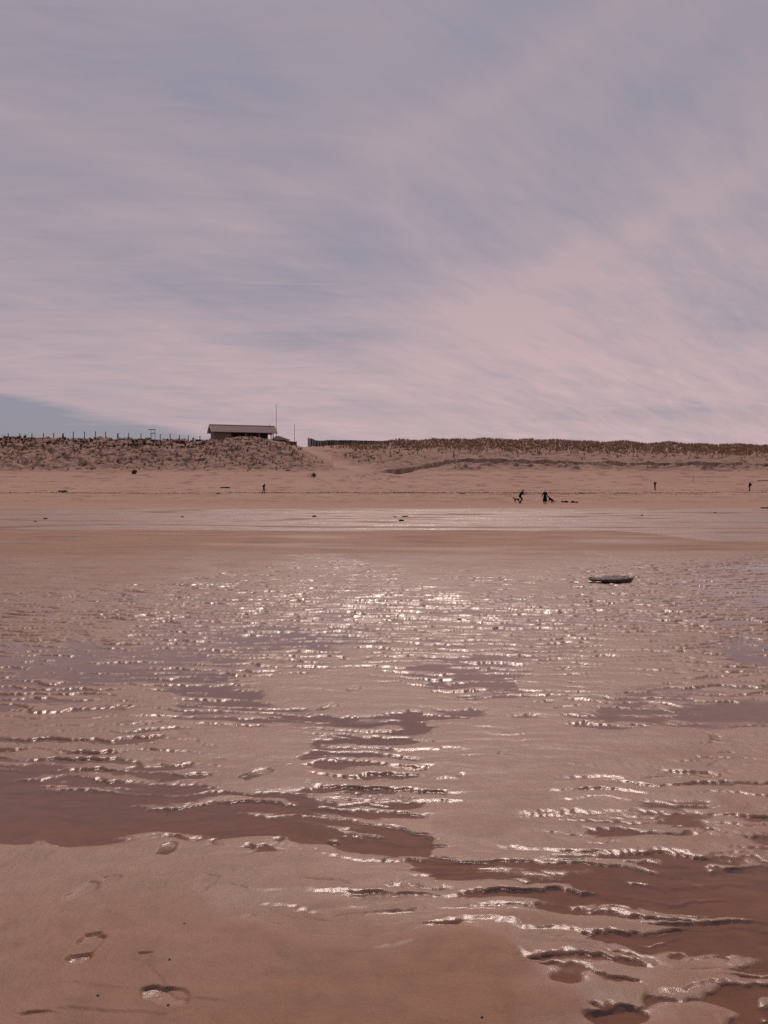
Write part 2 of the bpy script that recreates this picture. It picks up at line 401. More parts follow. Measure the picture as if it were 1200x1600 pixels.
def height(X, Y, full=False):
    X = np.asarray(X, dtype=np.float64)
    Y = np.asarray(Y, dtype=np.float64)
    near = 1 - ss(30, 40, Y)
    z = np.zeros_like(X)
    wet = np.zeros_like(X)
    under = np.zeros_like(X)
    dirt_shade = np.zeros_like(X)
    m = Y < 41
    if m.any():
        x, y = X[m], Y[m]
        L, A = survey(x, y)
        yc = np.maximum(y, 1.5)
        dense_ = ss(6.8, 9, y) * (1 - ss(15, 19, y - .5 * x))
        A = A + .34 * dense_
        front = ss(1.0, 1.8, y)
        lam0, lk = .125, .013
        phi = np.log(1 + lk * yc / lam0) / lk
        lam = lam0 + lk * yc
        wx = pn(x / .95, y / .7, 51)
        wy = pn(x / .32, y / .26, 52)
        wz = pn(x / .13, y / .10, 53)
        wf = pn(x / .035, y / .06, 54)
        ph = phi + .80 * wx + .40 * wy + .19 * wz + .11 * wf + x * .35
        k = np.floor(ph)
        fr = ph - k
        fw = .13 + .06 * (pn(x / .25, k * 3.7, 55) + 1)
        prof = np.where(fr < fw, np.clip(fr / fw, 0, 1) ** 1.35, np.clip((1 - fr) / (1 - fw), 0, 1) ** .85)
        mod = np.clip(.58 + 1.0 * pn(x / .48 + k * 13.1, k * 1.7, 56) + .3 * pn(x / .2, y / .2, 57), .03, 1.45)
        mod = np.maximum(mod, np.maximum(.38 * dense_, .26 * ss(.5, 1.0, A)))
        amp = A * mod * (lam / .19) ** .75
        r = amp * (1.40 + .80 * ss(3.6, 8, y)) * (prof - .46)
        # a second, finer set of ripples riding on the first
        ph2 = ph * 1.83 + 1.1 * pn(x / .6, y / .45, 45) + .35 * pn(x / .17, y / .13, 46)
        k2 = np.floor(ph2)
        fr2 = ph2 - k2
        prof2 = np.where(fr2 < .3, ss(0, 1, fr2 / .3), np.clip((1 - fr2) / .7, 0, 1) ** .9)
        mod2 = np.clip(.45 + 1.1 * pn(x / .35 + k2 * 7.3, k2 * 2.3, 47), 0, 1.3)
        r = r + A * mod2 * (lam / .19) ** .75 * .85 * (prof2 - .5)
        und = .62 * pn(x / 1.0, y / .20, 58) + .40 * pn(x / .40, y / .10, 59) + .45 * pn(x / 2.6, y / 1.3, 60)
        h = L * np.where(L < 0, .60, .85) + und * (.40 + .75 * np.clip(A, 0, 1)) + r
        h = np.where(h > .5, .5 + (h - .5) * (.55 + .25 * ss(.6, 1.7, L)), h)
        # undercut rims of the sand beside the water
        rim = .95 * np.clip(.55 + .8 * pn(x / .5, y / .3, 61), 0, 1.2)
        h = h + rim * (ss(-.10, .10, h + .10 * wf) - .5)
        h = h + wf * (.05 + .07 * (1 - .6 * ss(6, 9, y)) * (1 - ss(fw, fw * 1.6, fr)) * np.clip(A, 0, 1)) + .09 * wz * np.clip(A, .15, 1) + .035 * pn(x / .02, y / .02, 62)
        h = np.maximum(h, -2.6 + .2 * wz)
        far = ss(20, 26, y)
        h = h * (1 - far) + far * (1.9 + .8 * pn(x / 3.5, y / 1.8, 63) + 1.3 * pn(x / 1.6, y / .5, 64) + .3 * wy)
        # small scarps
        for pts, drop in CRACKS:
            P = np.array(pts)
            sel = (x > P[:, 0].min() - .02) & (x < P[:, 0].max() + .02) & (np.abs(y - P[:, 1].mean()) < 1.2)
            if not sel.any():
                continue
            o = np.argsort(P[:, 0])
            P = P[o]
            xs, ys_ = x[sel], y[sel]
            yl = np.interp(xs, P[:, 0], P[:, 1]) + .010 * pn(xs / .12, xs * 0, 71) * np.sqrt(yc[sel] / 3) + .004 * pn(xs / .03, xs * 0, 72)
            f = np.clip((xs - P[0, 0]) / (P[-1, 0] - P[0, 0]), 0, 1)
            f = np.sin(np.pi * f) ** .5 * (.6 + .6 * np.abs(pn(xs / .2, xs * 0, 73)))
            d = ys_ - yl
            sc = np.sqrt(yc[sel] / 3)
            h[sel] += drop * f * (ss(-.010 * sc, .010 * sc, d) * np.exp(-np.maximum(d, 0) / (.22 * sc)) - .35 * np.exp(-(d / (.05 * sc)) ** 2))
        for (fx, fy, hl, hw, hd, dep) in PRINTS:
            sel = (np.abs(x - fx) < .4) & (np.abs(y - fy) < .4)
            if not sel.any():
                continue
            c, s = math.cos(hd), math.sin(hd)
            ax = (x[sel] - fx) * c + (y[sel] - fy) * s
            bx = -(x[sel] - fx) * s + (y[sel] - fy) * c
            waist = hw * (1 - .28 * np.exp(-((ax + hl * .15) / (hl * .35)) ** 2))
            q = np.sqrt((ax / hl) ** 2 + (bx / waist) ** 2) + .20 * pn(x[sel] / .045, y[sel] / .045, 74)
            hole = 1 - ss(.84, 1.0, q)
            tread = np.where(q < .95, (.5 if hl > .11 and fy < 4 else .0) * np.sign(np.cos(ax / hl * 5 + bx * 18)) * hole, 0)
            h[sel] += -dep * hole * (.55 + .45 * np.clip(.5 - ax / hl, 0, 1)) + tread * min(dep, 1) + .07 * np.exp(-((q - 1.15) / .18) ** 2)
        h = h * front + (1 - front) * 2.0
        z[m] = h * .01 * near[m]
        slick = (1 - ss(fw * .9, fw * 1.5, fr)) * ss(.15, .5, A * mod)
        slick = np.maximum(slick, 1 - ss(.15, .6, np.abs(h - .2)))
        damp = np.clip(.42 + .08 * ss(2.4, 5.0, y - .6 * x) + .05 * pn(x / .5, y / .35, 68) + .30 * (1 - ss(.2, 1.4, h)) + .16 * np.clip(A, 0, 1) + .30 * ss(1.9, 5.6, y - .6 * x) * (1 - .9 * ss(11, 17, y + .25 * np.abs(x - .5))) + .06 * wx, 0, .80)
        damp = np.maximum(damp, slick * (1 - .05 * ss(6.5, 10, y)))
        wv = damp * (1 - far) + far * np.clip(.38 + .30 * pn(x / 5, y / 1.6, 65), 0, 1)
        wet[m] = wv
        under[m] = (1 - ss(-.35, .03, h)) * (1 - far)
        dirt_shade[m] = far * .5 * ss(.1, .5, pn(x / 2.5, y / .55, 66)) + (1 - far) * ss(8, 14, y) * .35 * ss(.15, .5, pn(x / 1.1, y / .25, 67))
    m2 = Y > 28
    if m2.any():
        x, y = X[m2], Y[m2]
        b = ss(30, 40, y)
        st = ss(34, 41, y) * (1 - ss(70, 84, y))
        diag = y + x * .06 + 3 * pn(x / 22, y / 9, 31)
        s = st * (.016 * pn(x / 7, diag / 2.2, 32) + .010 * pn(x / 2.2, y / .9, 33)) + b * .012 * pn(x / 1.2, y / .9, 34)
        # shallow channels that cross the shining strip
        ch = np.abs(pn(x / 16, diag / 6.5, 35))
        s = s - st * .05 * (1 - ss(0, .10, ch))
        z[m2] += b * .015 + s + far_land(x, y) * ss(80, 100, y)
        edge = 35.5 + 1.2 * pn(x / 6, x * 0, 37) + .3 * pn(x / 1.1, x * 0, 38)
        px = 600 + x / y * FPX
        edge = edge - 9 * ss(930, 1160, px)
        edge2 = 81 + 1.5 * pn(x / 9, x * 0, 36)
        wz_ = ss(-1.2, 1.2, y - edge) * (1 - ss(-2, 2, y - edge2))
        wz_ = wz_ * np.clip(.80 + .34 * pn(x / 6, diag / 1.6, 39) + .25 * pn(x / 1.6, diag / .7, 27), .15, .95) * (.45 + .55 * ss(0, .2, ch))
        tl = np.zeros_like(x)
        for (yl, s_, wd, am) in ((150.5, 21, 1.5, .95), (143, 22, 1.6, .35), (166, 23, 2.0, .45), (134, 25, 2.5, .22), (158, 26, 2.5, .18), (120, 27, 3.0, .15)):
            yy = yl + pn(x / 18, x * 0, s_) * 1.4 + pn(x / 3, x * 0, s_ + 30) * .6
            tl = np.maximum(tl, am * np.exp(-((y - yy) / wd) ** 2) * np.clip(.55 + .9 * pn(x / 5, x * 0, s_ + 60) + .5 * pn(x / 1.1, y / 1.5, s_ + 61), 0, 1.2))
        tl = tl + ss(100, 120, y) * (1 - ss(194, 200, y)) * .5 * ss(.25, .6, pn(x / 3.5, y / 2.2, 28) + .4 * pn(x / .9, y / 1.2, 29))
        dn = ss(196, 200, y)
        deb_shade = dn * ss(.05, .5, pn(x / 2.2, y / 1.6, 30) + .5 * pn(x / .7, y / .8, 40)) * np.where(px < 450, 1.0, .75) * (1 - ss(232, 240, y))
        deb_shade = np.maximum(deb_shade, .24 * dn * (1 - ss(232, 240, y)))  # even darkening of the whole dune face: its shade put into the colour
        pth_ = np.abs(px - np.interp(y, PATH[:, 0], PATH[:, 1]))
        deb_shade = np.maximum(deb_shade, .55 * dn * (1 - ss(226, 234, y)) * np.exp(-(pth_ / 75) ** 2) * np.clip(.6 + .8 * pn(x / 1.5, y / 1.2, 92), 0, 1))
        deb_shade = deb_shade * np.clip(np.abs(px - np.interp(y, PATH[:, 0], PATH[:, 1])) / 40 - .3, 0, 1)
        dirt_shade[m2] = np.maximum(dirt_shade[m2], np.clip(np.maximum(tl, deb_shade), 0, 1))
        dirt_shade[m2] = np.maximum(dirt_shade[m2], st * (1 - ss(0, .10, ch)) * .55)
        wet[m2] = np.maximum(wet[m2] * (1 - b), wz_) + .10 * ss(80, 90, y) * (1 - ss(110, 150, y))
    if full:
        return z, wet, under, dirt_shade
    return z


def hit(px, py, ymin=1.6, ymax=260):
    """where the line of sight through a pixel meets the ground"""
    u, f, d = ray(px, py)
    Y = np.exp(np.linspace(math.log(ymin), math.log(ymax), 6000))
    t = Y / f
    zr = EYE + d * t
    zt = height(u * t, Y)
    b = np.nonzero(zr <= zt)[0]
    i = b[0] if len(b) else len(Y) - 1
    return Vector((u * t[i], Y[i], zt[i]))


def gz(x, y):
    return float(height(np.array([x]), np.array([y]))[0])


# ------------------------------------------------------------------ materials
def new_mat(name):
    m = bpy.data.materials.new(name)
    m.use_nodes = True
    return m, NT(m.node_tree)


def sand_material():
    m, t = new_mat('sand')
    pos = t.n('ShaderNodeNewGeometry').outputs['Position']
    wet = t.n('ShaderNodeAttribute', attribute_name='wet').outputs['Fac']
    under = t.n('ShaderNodeAttribute', attribute_name='under').outputs['Fac']
    dirt_shade = t.n('ShaderNodeAttribute', attribute_name='dirt_shade').outputs['Fac']
    big = t.noise(pos, .9, 4, .6)
    midn = t.noise(pos, 9, 4, .6)
    grain = t.noise(pos, 170, 3, .75)
    speck = t.noise(pos, 420, 1, .5)
    wide = t.noise(pos, .08, 3, .6)
    dry = t.mix(t.ramp(midn, .3, .7), (.345, .213, .162), (.422, .274, .212))
    dry = t.mix(t.math('MULTIPLY', t.ramp(wide, .35, .7), .35), dry, (.30, .18, .13))
    wetc = t.mix(t.ramp(big, .3, .7), (.222, .108, .062), (.264, .136, .083))
    wetc = t.mix(t.math('MULTIPLY', t.ramp(midn, .4, .75), .35), wetc, (.138, .073, .043))
    wetc = t.mix(t.math('MULTIPLY', t.ramp(t.noise(pos, 4.5, 5, .7, .6), .45, .7), .40), wetc, (.165, .104, .060))
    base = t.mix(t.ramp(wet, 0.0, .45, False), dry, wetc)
    base = t.mix(t.math('MULTIPLY', dirt_shade, .8), base, (.085, .052, .036))  # stains and litter, together with the painted shade of the dune face
    g = t.math('ADD', .60, t.math('MULTIPLY', grain, .80))
    gcol = t.n('ShaderNodeCombineColor', ins={0: g, 1: g, 2: g}).outputs[0]
    base = t.mix(1.0, base, gcol, 'MULTIPLY')
    base = t.mix(t.math('MULTIPLY', t.ramp(speck, .655, .73), .5), base, (.06, .04, .03))
    rough = t.math('ADD', t.math('MULTIPLY', t.ramp(wet, 0.05, .8), -.43), .87)
    slick = t.ramp(wet, .80, 1.0)
    rough = t.math('SUBTRACT', rough, t.math('MULTIPLY', slick, .18))
    rough = t.math('ADD', rough, t.math('MULTIPLY', t.math('SUBTRACT', midn, .5), .16))
    bh = t.math('ADD', t.math('MULTIPLY', grain, .0031), t.math('MULTIPLY', t.noise(pos, 48, 4, .7), .0026))
    bump = t.n('ShaderNodeBump', ins={'Strength': t.math('SUBTRACT', .75, t.math('MULTIPLY', slick, .32)), 'Distance': 1.0, 'Height': bh})
    b2 = t.math('MULTIPLY', t.noise(pos, 3.2, 4, .65), .035)
    bump2 = t.n('ShaderNodeBump', ins={'Strength': t.math('SUBTRACT', .85, t.math('MULTIPLY', wet, .75)), 'Distance': 1.0, 'Height': b2, 'Normal': bump.outputs[0]})
    # wind and wave ripples too far off to be built one by one
    py = t.n('ShaderNodeSeparateXYZ', ins={0: pos}).outputs[1]
    rp = t.n('ShaderNodeMapping', ins={'Vector': pos, 'Scale': (2.2, 9.0, 1.0)}).outputs[0]
    b3 = t.math('MULTIPLY', t.noise(rp, 1.0, 2, .5, .3), .085)
    st3 = t.math('MULTIPLY', t.ramp(py, 14, 34), t.math('MULTIPLY', wet, .8))
    bump3 = t.n('ShaderNodeBump', ins={'Strength': st3, 'Distance': 1.0, 'Height': b3, 'Normal': bump2.outputs[0]})
    p = t.n('ShaderNodeBsdfPrincipled', ins={'Base Color': base, 'Roughness': rough, 'Normal': bump3.outputs[0],
                                            'Specular IOR Level': t.math('MULTIPLY', t.math('SUBTRACT', 1.0, under), t.math('ADD', .05, t.math('MULTIPLY', t.math('POWER', wet, 2.0), .60)))})
    t.n('ShaderNodeOutputMaterial', ins={0: p.outputs[0]})
    return m


def water_material():
    m, t = new_mat('shallow water')
    pos = t.n('ShaderNodeNewGeometry').outputs['Position']
    mp = t.n('ShaderNodeMapping', ins={'Vector': pos, 'Scale': (1.0, 2.2, 1.0)}).outputs[0]
    bh = t.math('MULTIPLY', t.noise(mp, 6, 2, .5), .0011)
    bump = t.n('ShaderNodeBump', ins={'Strength': .6, 'Distance': 1.0, 'Height': bh})
    fr = t.n('ShaderNodeFresnel', ins={'IOR': 1.33, 'Normal': bump.outputs[0]})
    tr = t.n('ShaderNodeBsdfTransparent', ins={0: (.87, .80, .74, 1)})
    gl = t.n('ShaderNodeBsdfGlossy', ins={'Color': (1, 1, 1, 1), 'Roughness': .06, 'Normal': bump.outputs[0]})
    mx = t.n('ShaderNodeMixShader', ins={0: fr.outputs[0], 1: tr.outputs[0], 2: gl.outputs[0]})
    t.n('ShaderNodeOutputMaterial', ins={0: mx.outputs[0]})
    return m


def grass_material(name, c1, c2):
    m, t = new_mat(name)
    pos = t.n('ShaderNodeNewGeometry').outputs['Position']
    n = t.noise(pos, .9, 4, .7)
    c = t.mix(t.ramp(n, .3, .7), c1, c2)
    d = t.n('ShaderNodeBsdfDiffuse', ins={0: c})
    tr = t.n('ShaderNodeBsdfTranslucent', ins={0: c})
    mx = t.n('ShaderNodeMixShader', ins={0: .5, 1: d.outputs[0], 2: tr.outputs[0]})
    t.n('ShaderNodeOutputMaterial', ins={0: mx.outputs[0]})
    return m


def simple(name, c1, c2=None, rough=.8, scale=6.0, bump=0.0, spec=.3, stretch=(1, 1, 1)):
    m, t = new_mat(name)
    tc = t.n('ShaderNodeTexCoord').outputs['Object']
    v = t.n('ShaderNodeMapping', ins={'Vector': tc, 'Scale': stretch}).outputs[0]
    n = t.noise(v, scale, 4, .6)
    c2 = c2 or tuple(x * .6 for x in c1)
    c = t.mix(t.ramp(n, .3, .7), c1, c2)
    ins = {'Base Color': c, 'Roughness': rough, 'Specular IOR Level': spec}
    p = t.n('ShaderNodeBsdfPrincipled', ins=ins)
    if bump:
        b = t.n('ShaderNodeBump', ins={'Strength': 1.0, 'Distance': bump, 'Height': n})
        t.t.links.new(b.outputs[0], p.inputs['Normal'])
    t.n('ShaderNodeOutputMaterial', ins={0: p.outputs[0]})
    return m


M_SAND = sand_material()
M_WATER = water_material()
M_WALL = simple('painted boards', (.20, .155, .135), (.15, .115, .10), .7, 3, 0, .2, (8, 8, .6))
M_DARKW = simple('dark boards', (.075, .052, .046), (.05, .036, .032), .8, 3, 0, .2, (8, 8, .6))
M_ROOF = simple('grey roof sheet', (.31, .22, .205), (.235, .165, .155), .9, 2, 0, .08, (3, .4, 1))
M_TRIM = simple('pale trim', (.36, .30, .28), (.28, .23, .215), .6, 4)
M_POST = simple('weathered wood', (.085, .062, .055), (.05, .037, .033), .85, 5, 0, .2, (4, 4, .7))
M_PALE = simple('pale boards', (.235, .165, .13), (.16, .11, .085), .85, 5, 0, .2, (4, 4, .7))
M_METAL = simple('galvanised metal', (.22, .20, .21), (.16, .14, .15), .5, 8, 0, .5)
M_MAST = simple('painted mast', (.30, .25, .25), (.22, .18, .18), .5, 8, 0, .5)
M_ROCK = simple('grey stone', (.20, .145, .128), (.125, .088, .078), .8, 5, .02, .3)
M_DARKROCK = simple('dark stone', (.045, .035, .034), (.03, .023, .022), .85, 5, .02, .3)
M_LOG = simple('driftwood', (.075, .052, .043), (.045, .032, .028), .85, 6, .01, .2, (.6, 4, 4))
M_WEED = simple('dried seaweed', (.045, .030, .026), (.03, .02, .018), .9, 6)
M_SKIN = simple('skin', (.35, .2, .15), (.32, .18, .13), .6, 4)
M_HAIR = simple('dark hair', (.02, .014, .012), (.012, .009, .008), .7, 9)
M_BLACK = simple('black cloth', (.014, .013, .014), (.009, .008, .009), .9, 8, 0, .1)
M_NAVY = simple('dark blue cloth', (.016, .018, .024), (.010, .011, .016), .9, 8, 0, .1)
M_BROWN = simple('dark brown cloth', (.030, .018, .015), (.02, .012, .010), .9, 8, 0, .1)
M_SHOE = simple('dark leather', (.015, .012, .011), None, .6, 8)
M_FUR = simple('black fur', (.014, .012, .012), (.008, .007, .007), .9, 20, 0, .1)
M_GRASS = [grass_material('dune grass green', (.105, .078, .048), (.075, .056, .036)),
           grass_material('dune grass dry', (.225, .130, .090), (.135, .078, .055)),
           grass_material('dune grass dead', (.13, .080, .058), (.085, .052, .040))]
M_STRAW = grass_material('straw', (.33, .21, .150), (.21, .130, .095))
M_SCRUB = simple('dark scrub', (.055, .043, .034), (.035, .028, .022), .9, 2, 0, .1)


# ------------------------------------------------------------------ object helpers
def link(name, me, mat=None, parent=None):
    o = bpy.data.objects.new(name, me)
    COL.objects.link(o)
    if parent is not None:
        o.parent = parent
    if mat is not None and me is not None and hasattr(me, 'materials') and not me.materials:
        me.materials.append(mat)
    return o


def tag(o, label=None, cat=None, group=None, kind=None):
    if label:
        o['label'] = label
    if cat:
        o['category'] = cat
    if group:
        o['group'] = group
    if kind:
        o['kind'] = kind
    return o


def empty(name, loc, rz=0.0):
    o = bpy.data.objects.new(name, None)
    COL.objects.link(o)
    o.location = loc
    o.rotation_euler = (0, 0, rz)
    o.empty_display_size = .2
    return o


class MB:
    def __init__(self):
        self.v, self.f = [], []

    def add(self, vs, fs):
        b = len(self.v)
        self.v += [tuple(p) for p in vs]
        self.f += [tuple(b + i for i in f) for f in fs]
        return self

    def box(self, x0, x1, y0, y1, z0, z1):
        vs = [(x, y, z) for z in (z0, z1) for y in (y0, y1) for x in (x0, x1)]
        return self.add(vs, [(0, 2, 3, 1), (4, 5, 7, 6), (0, 1, 5, 4), (2, 6, 7, 3), (0, 4, 6, 2), (1, 3, 7, 5)])

    def tube(self, a, b, r0, r1=None, n=7):
        r1 = r0 if r1 is None else r1
        a, b = Vector(a), Vector(b)
        d = (b - a).normalized()
        u = d.orthogonal().normalized()
        v = d.cross(u)
        vs = []
        for c, r in ((a, r0), (b, r1)):
            for i in range(n):
                t = 2 * math.pi * i / n
                vs.append(c + (u * math.cos(t) + v * math.sin(t)) * r)
        fs = [(i, (i + 1) % n, n + (i + 1) % n, n + i) for i in range(n)]
        fs += [tuple(range(n - 1, -1, -1)), tuple(range(n, 2 * n))]
        return self.add(vs, fs)

    def build(self, name, mat, parent=None, smooth=False):
        me = bpy.data.meshes.new(name)
        me.from_pydata(self.v, [], self.f)
        me.update()
        if smooth:
            for p in me.polygons:
                p.use_smooth = True
        return link(name, me, mat, parent)


def lump(name, mat, sx, sy, sz, seed, parent=None, sub=3, rough=.22, flatten=.35, squash=0.0):
    """an irregular stone or clod, resting on z = 0"""
    bm = bmesh.new()
    bmesh.ops.create_icosphere(bm, subdivisions=sub, radius=1)
    co = np.array([v.co[:] for v in bm.verts])
    k = 1 + rough * pn(co[:, 0] * 1.3 + seed, co[:, 1] * 1.3 + co[:, 2] * 1.1, seed) + rough * .5 * pn(co[:, 0] * 3 + co[:, 2], co[:, 1] * 3 - co[:, 2], seed + 1)
    co = co * k[:, None]
    co[:, 2] = np.maximum(co[:, 2], -flatten) + flatten
    for v, c in zip(bm.verts, co):
        v.co = (c[0] * sx, c[1] * sy, c[2] * sz / (1 + flatten))
    me = bpy.data.meshes.new(name)
    bm.to_mesh(me)
    bm.free()
    for p in me.polygons:
        p.use_smooth = True
    return link(name, me, mat, parent)


# ------------------------------------------------------------------ ground mesh
def grid_mesh(name, Yr, s, mat):
    n, k = len(Yr), len(s)
    YY, SS = np.meshgrid(Yr, s, indexing='ij')
    XX = SS * (.5 * np.maximum(YY, 0) + .9)
    Z = np.empty_like(XX)
    AT = {k_: np.empty_like(XX) for k_ in ('wet', 'under', 'dirt_shade')}
    for i in range(0, n, 60):
        q = slice(i, i + 60)
        Z[q], AT['wet'][q], AT['under'][q], AT['dirt_shade'][q] = height(XX[q], YY[q], True)
    me = bpy.data.meshes.new(name)
    me.vertices.add(n * k)
    co = np.stack([XX, YY, Z], -1).astype(np.float32)
    me.vertices.foreach_set('co', co.ravel())
    i, j = np.meshgrid(np.arange(n - 1), np.arange(k - 1), indexing='ij')
    a = (i * k + j).ravel()
    quads = np.stack([a, a + 1, a + k + 1, a + k], -1).astype(np.int32)
    me.loops.add(quads.size)
    me.loops.foreach_set('vertex_index', quads.ravel())
    me.polygons.add(len(quads))
    me.polygons.foreach_set('loop_start', np.arange(0, quads.size, 4, dtype=np.int32))
    me.polygons.foreach_set('use_smooth', np.ones(len(quads), dtype=bool))
    for k_, v_ in AT.items():
        at = me.attributes.new(k_, 'FLOAT', 'POINT')
        at.data.foreach_set('value', v_.astype(np.float32).ravel())
    me.update(calc_edges=True)
    me.validate()
    return link(name, me, mat)


dense = np.linspace(-1, 1, 720)
outer = np.array([1.02, 1.06, 1.15, 1.4, 2, 3.5, 8, 20, 60])
cols = np.concatenate([-outer[::-1], dense, outer])
rows = [-80, -30, -8, -2, 0, .6, 1.0, 1.3, 1.5, 1.7, 1.85, 2.0]
y = 2.03
while y < 190:
    rows.append(y)
    pxm = y * y / (896 * EYE)
    if y < 20:
        st = min(.62 * pxm, .040)
    elif y < 40:
        st = .04 + (y - 20) * .008
    else:
        st = min(.2 + (y - 40) * .02, .55)
    y += st
rows.append(190.0)
beach = grid_mesh('beach', np.array(rows), cols, M_SAND)
tag(beach, 'wide wet rippled sand flat rising to a dry pink beach', None, None, 'structure')
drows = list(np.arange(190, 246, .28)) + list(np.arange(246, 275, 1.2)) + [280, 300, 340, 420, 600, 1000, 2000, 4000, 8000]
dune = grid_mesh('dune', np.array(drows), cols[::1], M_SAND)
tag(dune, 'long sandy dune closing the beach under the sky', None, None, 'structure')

wb = MB()
wr = [1.2, 3, 6, 10, 16, 24, 33]
wv, wf_ = [], []
for i, yy in enumerate(wr):
    h = (.5 * yy + 2.5)
    wv += [(-h, yy, 0), (h, yy, 0)]
    if i:
        wf_.append((2 * i - 2, 2 * i - 1, 2 * i + 1, 2 * i))
wb.add(wv, wf_)
water = wb.build('puddle_water', M_WATER)
tag(water, 'shallow standing water lying between the sand ripples', None, None, 'structure')


# ------------------------------------------------------------------ vegetation of the dune
def tufts(name, P, hmin, hmax, blades, width, spread, mat, seed):
    """real blades, two triangles each, in tufts at the points P (n x 3)"""
    r = np.random.default_rng(seed)
    n = len(P)
    hs = r.uniform(hmin, hmax, n)
    B = np.repeat(P, blades, 0)
    H = np.repeat(hs, blades) * r.uniform(.55, 1.1, n * blades)
    a = r.uniform(0, 2 * np.pi, n * blades)
    off = r.uniform(0, .35, n * blades) * np.repeat(hs, blades) * .45
    base = B + np.stack([np.cos(a) * off, np.sin(a) * off, -.06 + 0 * a], -1)
    lean = r.uniform(.05, spread, n * blades)
    b = a + r.normal(0, .5, len(a))
    tip = base + np.stack([np.cos(b) * lean * H, np.sin(b) * lean * H, H], -1)
    midp = base + (tip - base) * .55 + np.stack([0 * a, 0 * a, .10 * H], -1)
    wa = r.uniform(-.9, .9, len(a))
    wv_ = np.stack([np.cos(wa), np.sin(wa), 0 * wa], -1) * (width * r.uniform(.6, 1.3, len(a)))[:, None]
    V = np.stack([base - wv_, base + wv_, midp + wv_ * .7, midp - wv_ * .7, tip], 1).reshape(-1, 3)
    k = np.arange(len(a)) * 5
    me = bpy.data.meshes.new(name)
    me.vertices.add(len(V))
    me.vertices.foreach_set('co', V.astype(np.float32).ravel())
    q = np.stack([k, k + 1, k + 2, k + 3], -1)
    t = np.stack([k + 3, k + 2, k + 4], -1)
    idx = np.concatenate([q.ravel(), t.ravel()]).astype(np.int32)
    me.loops.add(len(idx))
    me.loops.foreach_set('vertex_index', idx)
    me.polygons.add(2 * len(k))
    st_ = np.concatenate([np.arange(len(k)) * 4, len(k) * 4 + np.arange(len(k)) * 3]).astype(np.int32)
    me.polygons.foreach_set('loop_start', st_)
    me.update(calc_edges=True)
    me.validate()
    return link(name, me, mat)


def scatter(n, pxr, yr, keep, seed):
    r = np.random.default_rng(seed)
    Y = r.uniform(yr[0], yr[1], n)
    px = r.uniform(pxr[0], pxr[1], n)
    X = (px - 600) / FPX * Y
    kp = r.random(n) < keep(px, X, Y)
    X, Y = X[kp], Y[kp]
    return np.stack([X, Y, height(X, Y)], -1)


def path_free(px, Y):
    pth = np.interp(Y, PATH[:, 0], PATH[:, 1])
    return np.where(np.abs(px - pth) < 14 + 26 * np.clip((228 - Y) / 30, 0, 1), 0, 1)


def keep_left(px, X, Y):
    t = (Y - 197) / 38
    c = .30 + .9 * pn(X / 4.5, Y / 3.2, 81) + .5 * pn(X / 1.7, Y / 1.5, 82)
    return np.clip(c, 0, 1) * np.clip(.15 + 1.5 * t, 0, 1) * path_free(px, Y) * (px < 475)


def keep_right(px, X, Y):
    ys = np.interp(px, SCARP[:, 0], SCARP[:, 1])
    d = ss(9, 17, Y - ys + 2 * pn(X / 5, Y / 5, 83)) * ss(500, 590, px)
    c = .55 + .55 * pn(X / 3, Y / 2.5, 84)
    low = .10 * np.clip(pn(X / 3, Y / 2, 85) + .2, 0, 1) * ss(0, 4, Y - ys)
    return np.clip(d * c * .18 + low, 0, 1) * path_free(px, Y)


def keep_slump(px, X, Y):
    return np.clip(pn(X / 5, Y / 3, 86) - .2, 0, 1) * .8 * ss(640, 760, px)


for i, (mat, nm, nn) in enumerate(((M_GRASS[0], 'marram_grass', 3600), (M_GRASS[2], 'dead_grass', 8500), (M_GRASS[1], 'dry_grass', 3000))):
    P = np.concatenate([scatter(nn, (-260, 480), (197, 246), keep_left, 100 + i),
                        scatter(int(nn * 1.8), (490, 1460), (203, 246), keep_right, 110 + i)])
    if i == 1:
        P = np.concatenate([P, scatter(500, (640, 1460), (197.5, 209), keep_slump, 130)])
    o = tufts(nm, P, .28, .75, 10, .035, .75, mat, 140 + i)
    tag(o, ('greenish tufts of marram grass on the dune face', 'dark dead grass tufts strewn over the dune face', 'straw coloured dry grass tufts near the dune top')[i],
        None, None, 'stuff')
# tall dry stalks just under the crest on the right
for gi, gm in ((0, M_GRASS[1]), (1, M_STRAW)):
  P = scatter(11000, (490, 1460), (208, 240), lambda px, X, Y: np.clip(.75 + .4 * pn(X / 2.5, Y / 3, 87), 0, 1) * ss(500, 560, px) * ss(0, 9, Y - np.interp(px, [480, 560, 640, 740, 1200], [233, 223, 217.5, 215, 213]) + 2.5 * pn(X / 4, Y / 4, 91)) ** 1.3, 151 + gi)
  o = tufts(('tall_grass', 'straw_grass')[gi], P, .58, .74, 7, .032, .28, gm, 153 + gi)
  tag(o, ('band of tall brown stalks below the right dune crest', 'pale straw stalks mixed into the band below the right crest')[gi], None, None, 'stuff')


def keep_scrub(px, X, Y):
    return np.clip(.75 + .5 * pn(X / 4, Y / 4, 88), 0, 1) * np.where(px < 330, 1, 0) + np.where(px > 500, .9, 0)


P = scatter(3600, (-260, 1460), (238, 252), keep_scrub, 161)
o = tufts('dune_scrub', P, .42, .55, 14, .055, .8, M_SCRUB, 162)
tag(o, 'low dark scrub fringing the crest of the dune', None, None, 'stuff')
P = scatter(2000, (-260, 330), (220, 246), lambda px, X, Y: .35 + .5 * pn(X / 5, Y / 5, 89) > .4, 163)
o = tufts('low_scrub', P, .4, .9, 16, .06, .9, M_SCRUB, 164)
tag(o, 'dark bushes of scrub on the upper left dune', None, None, 'stuff')

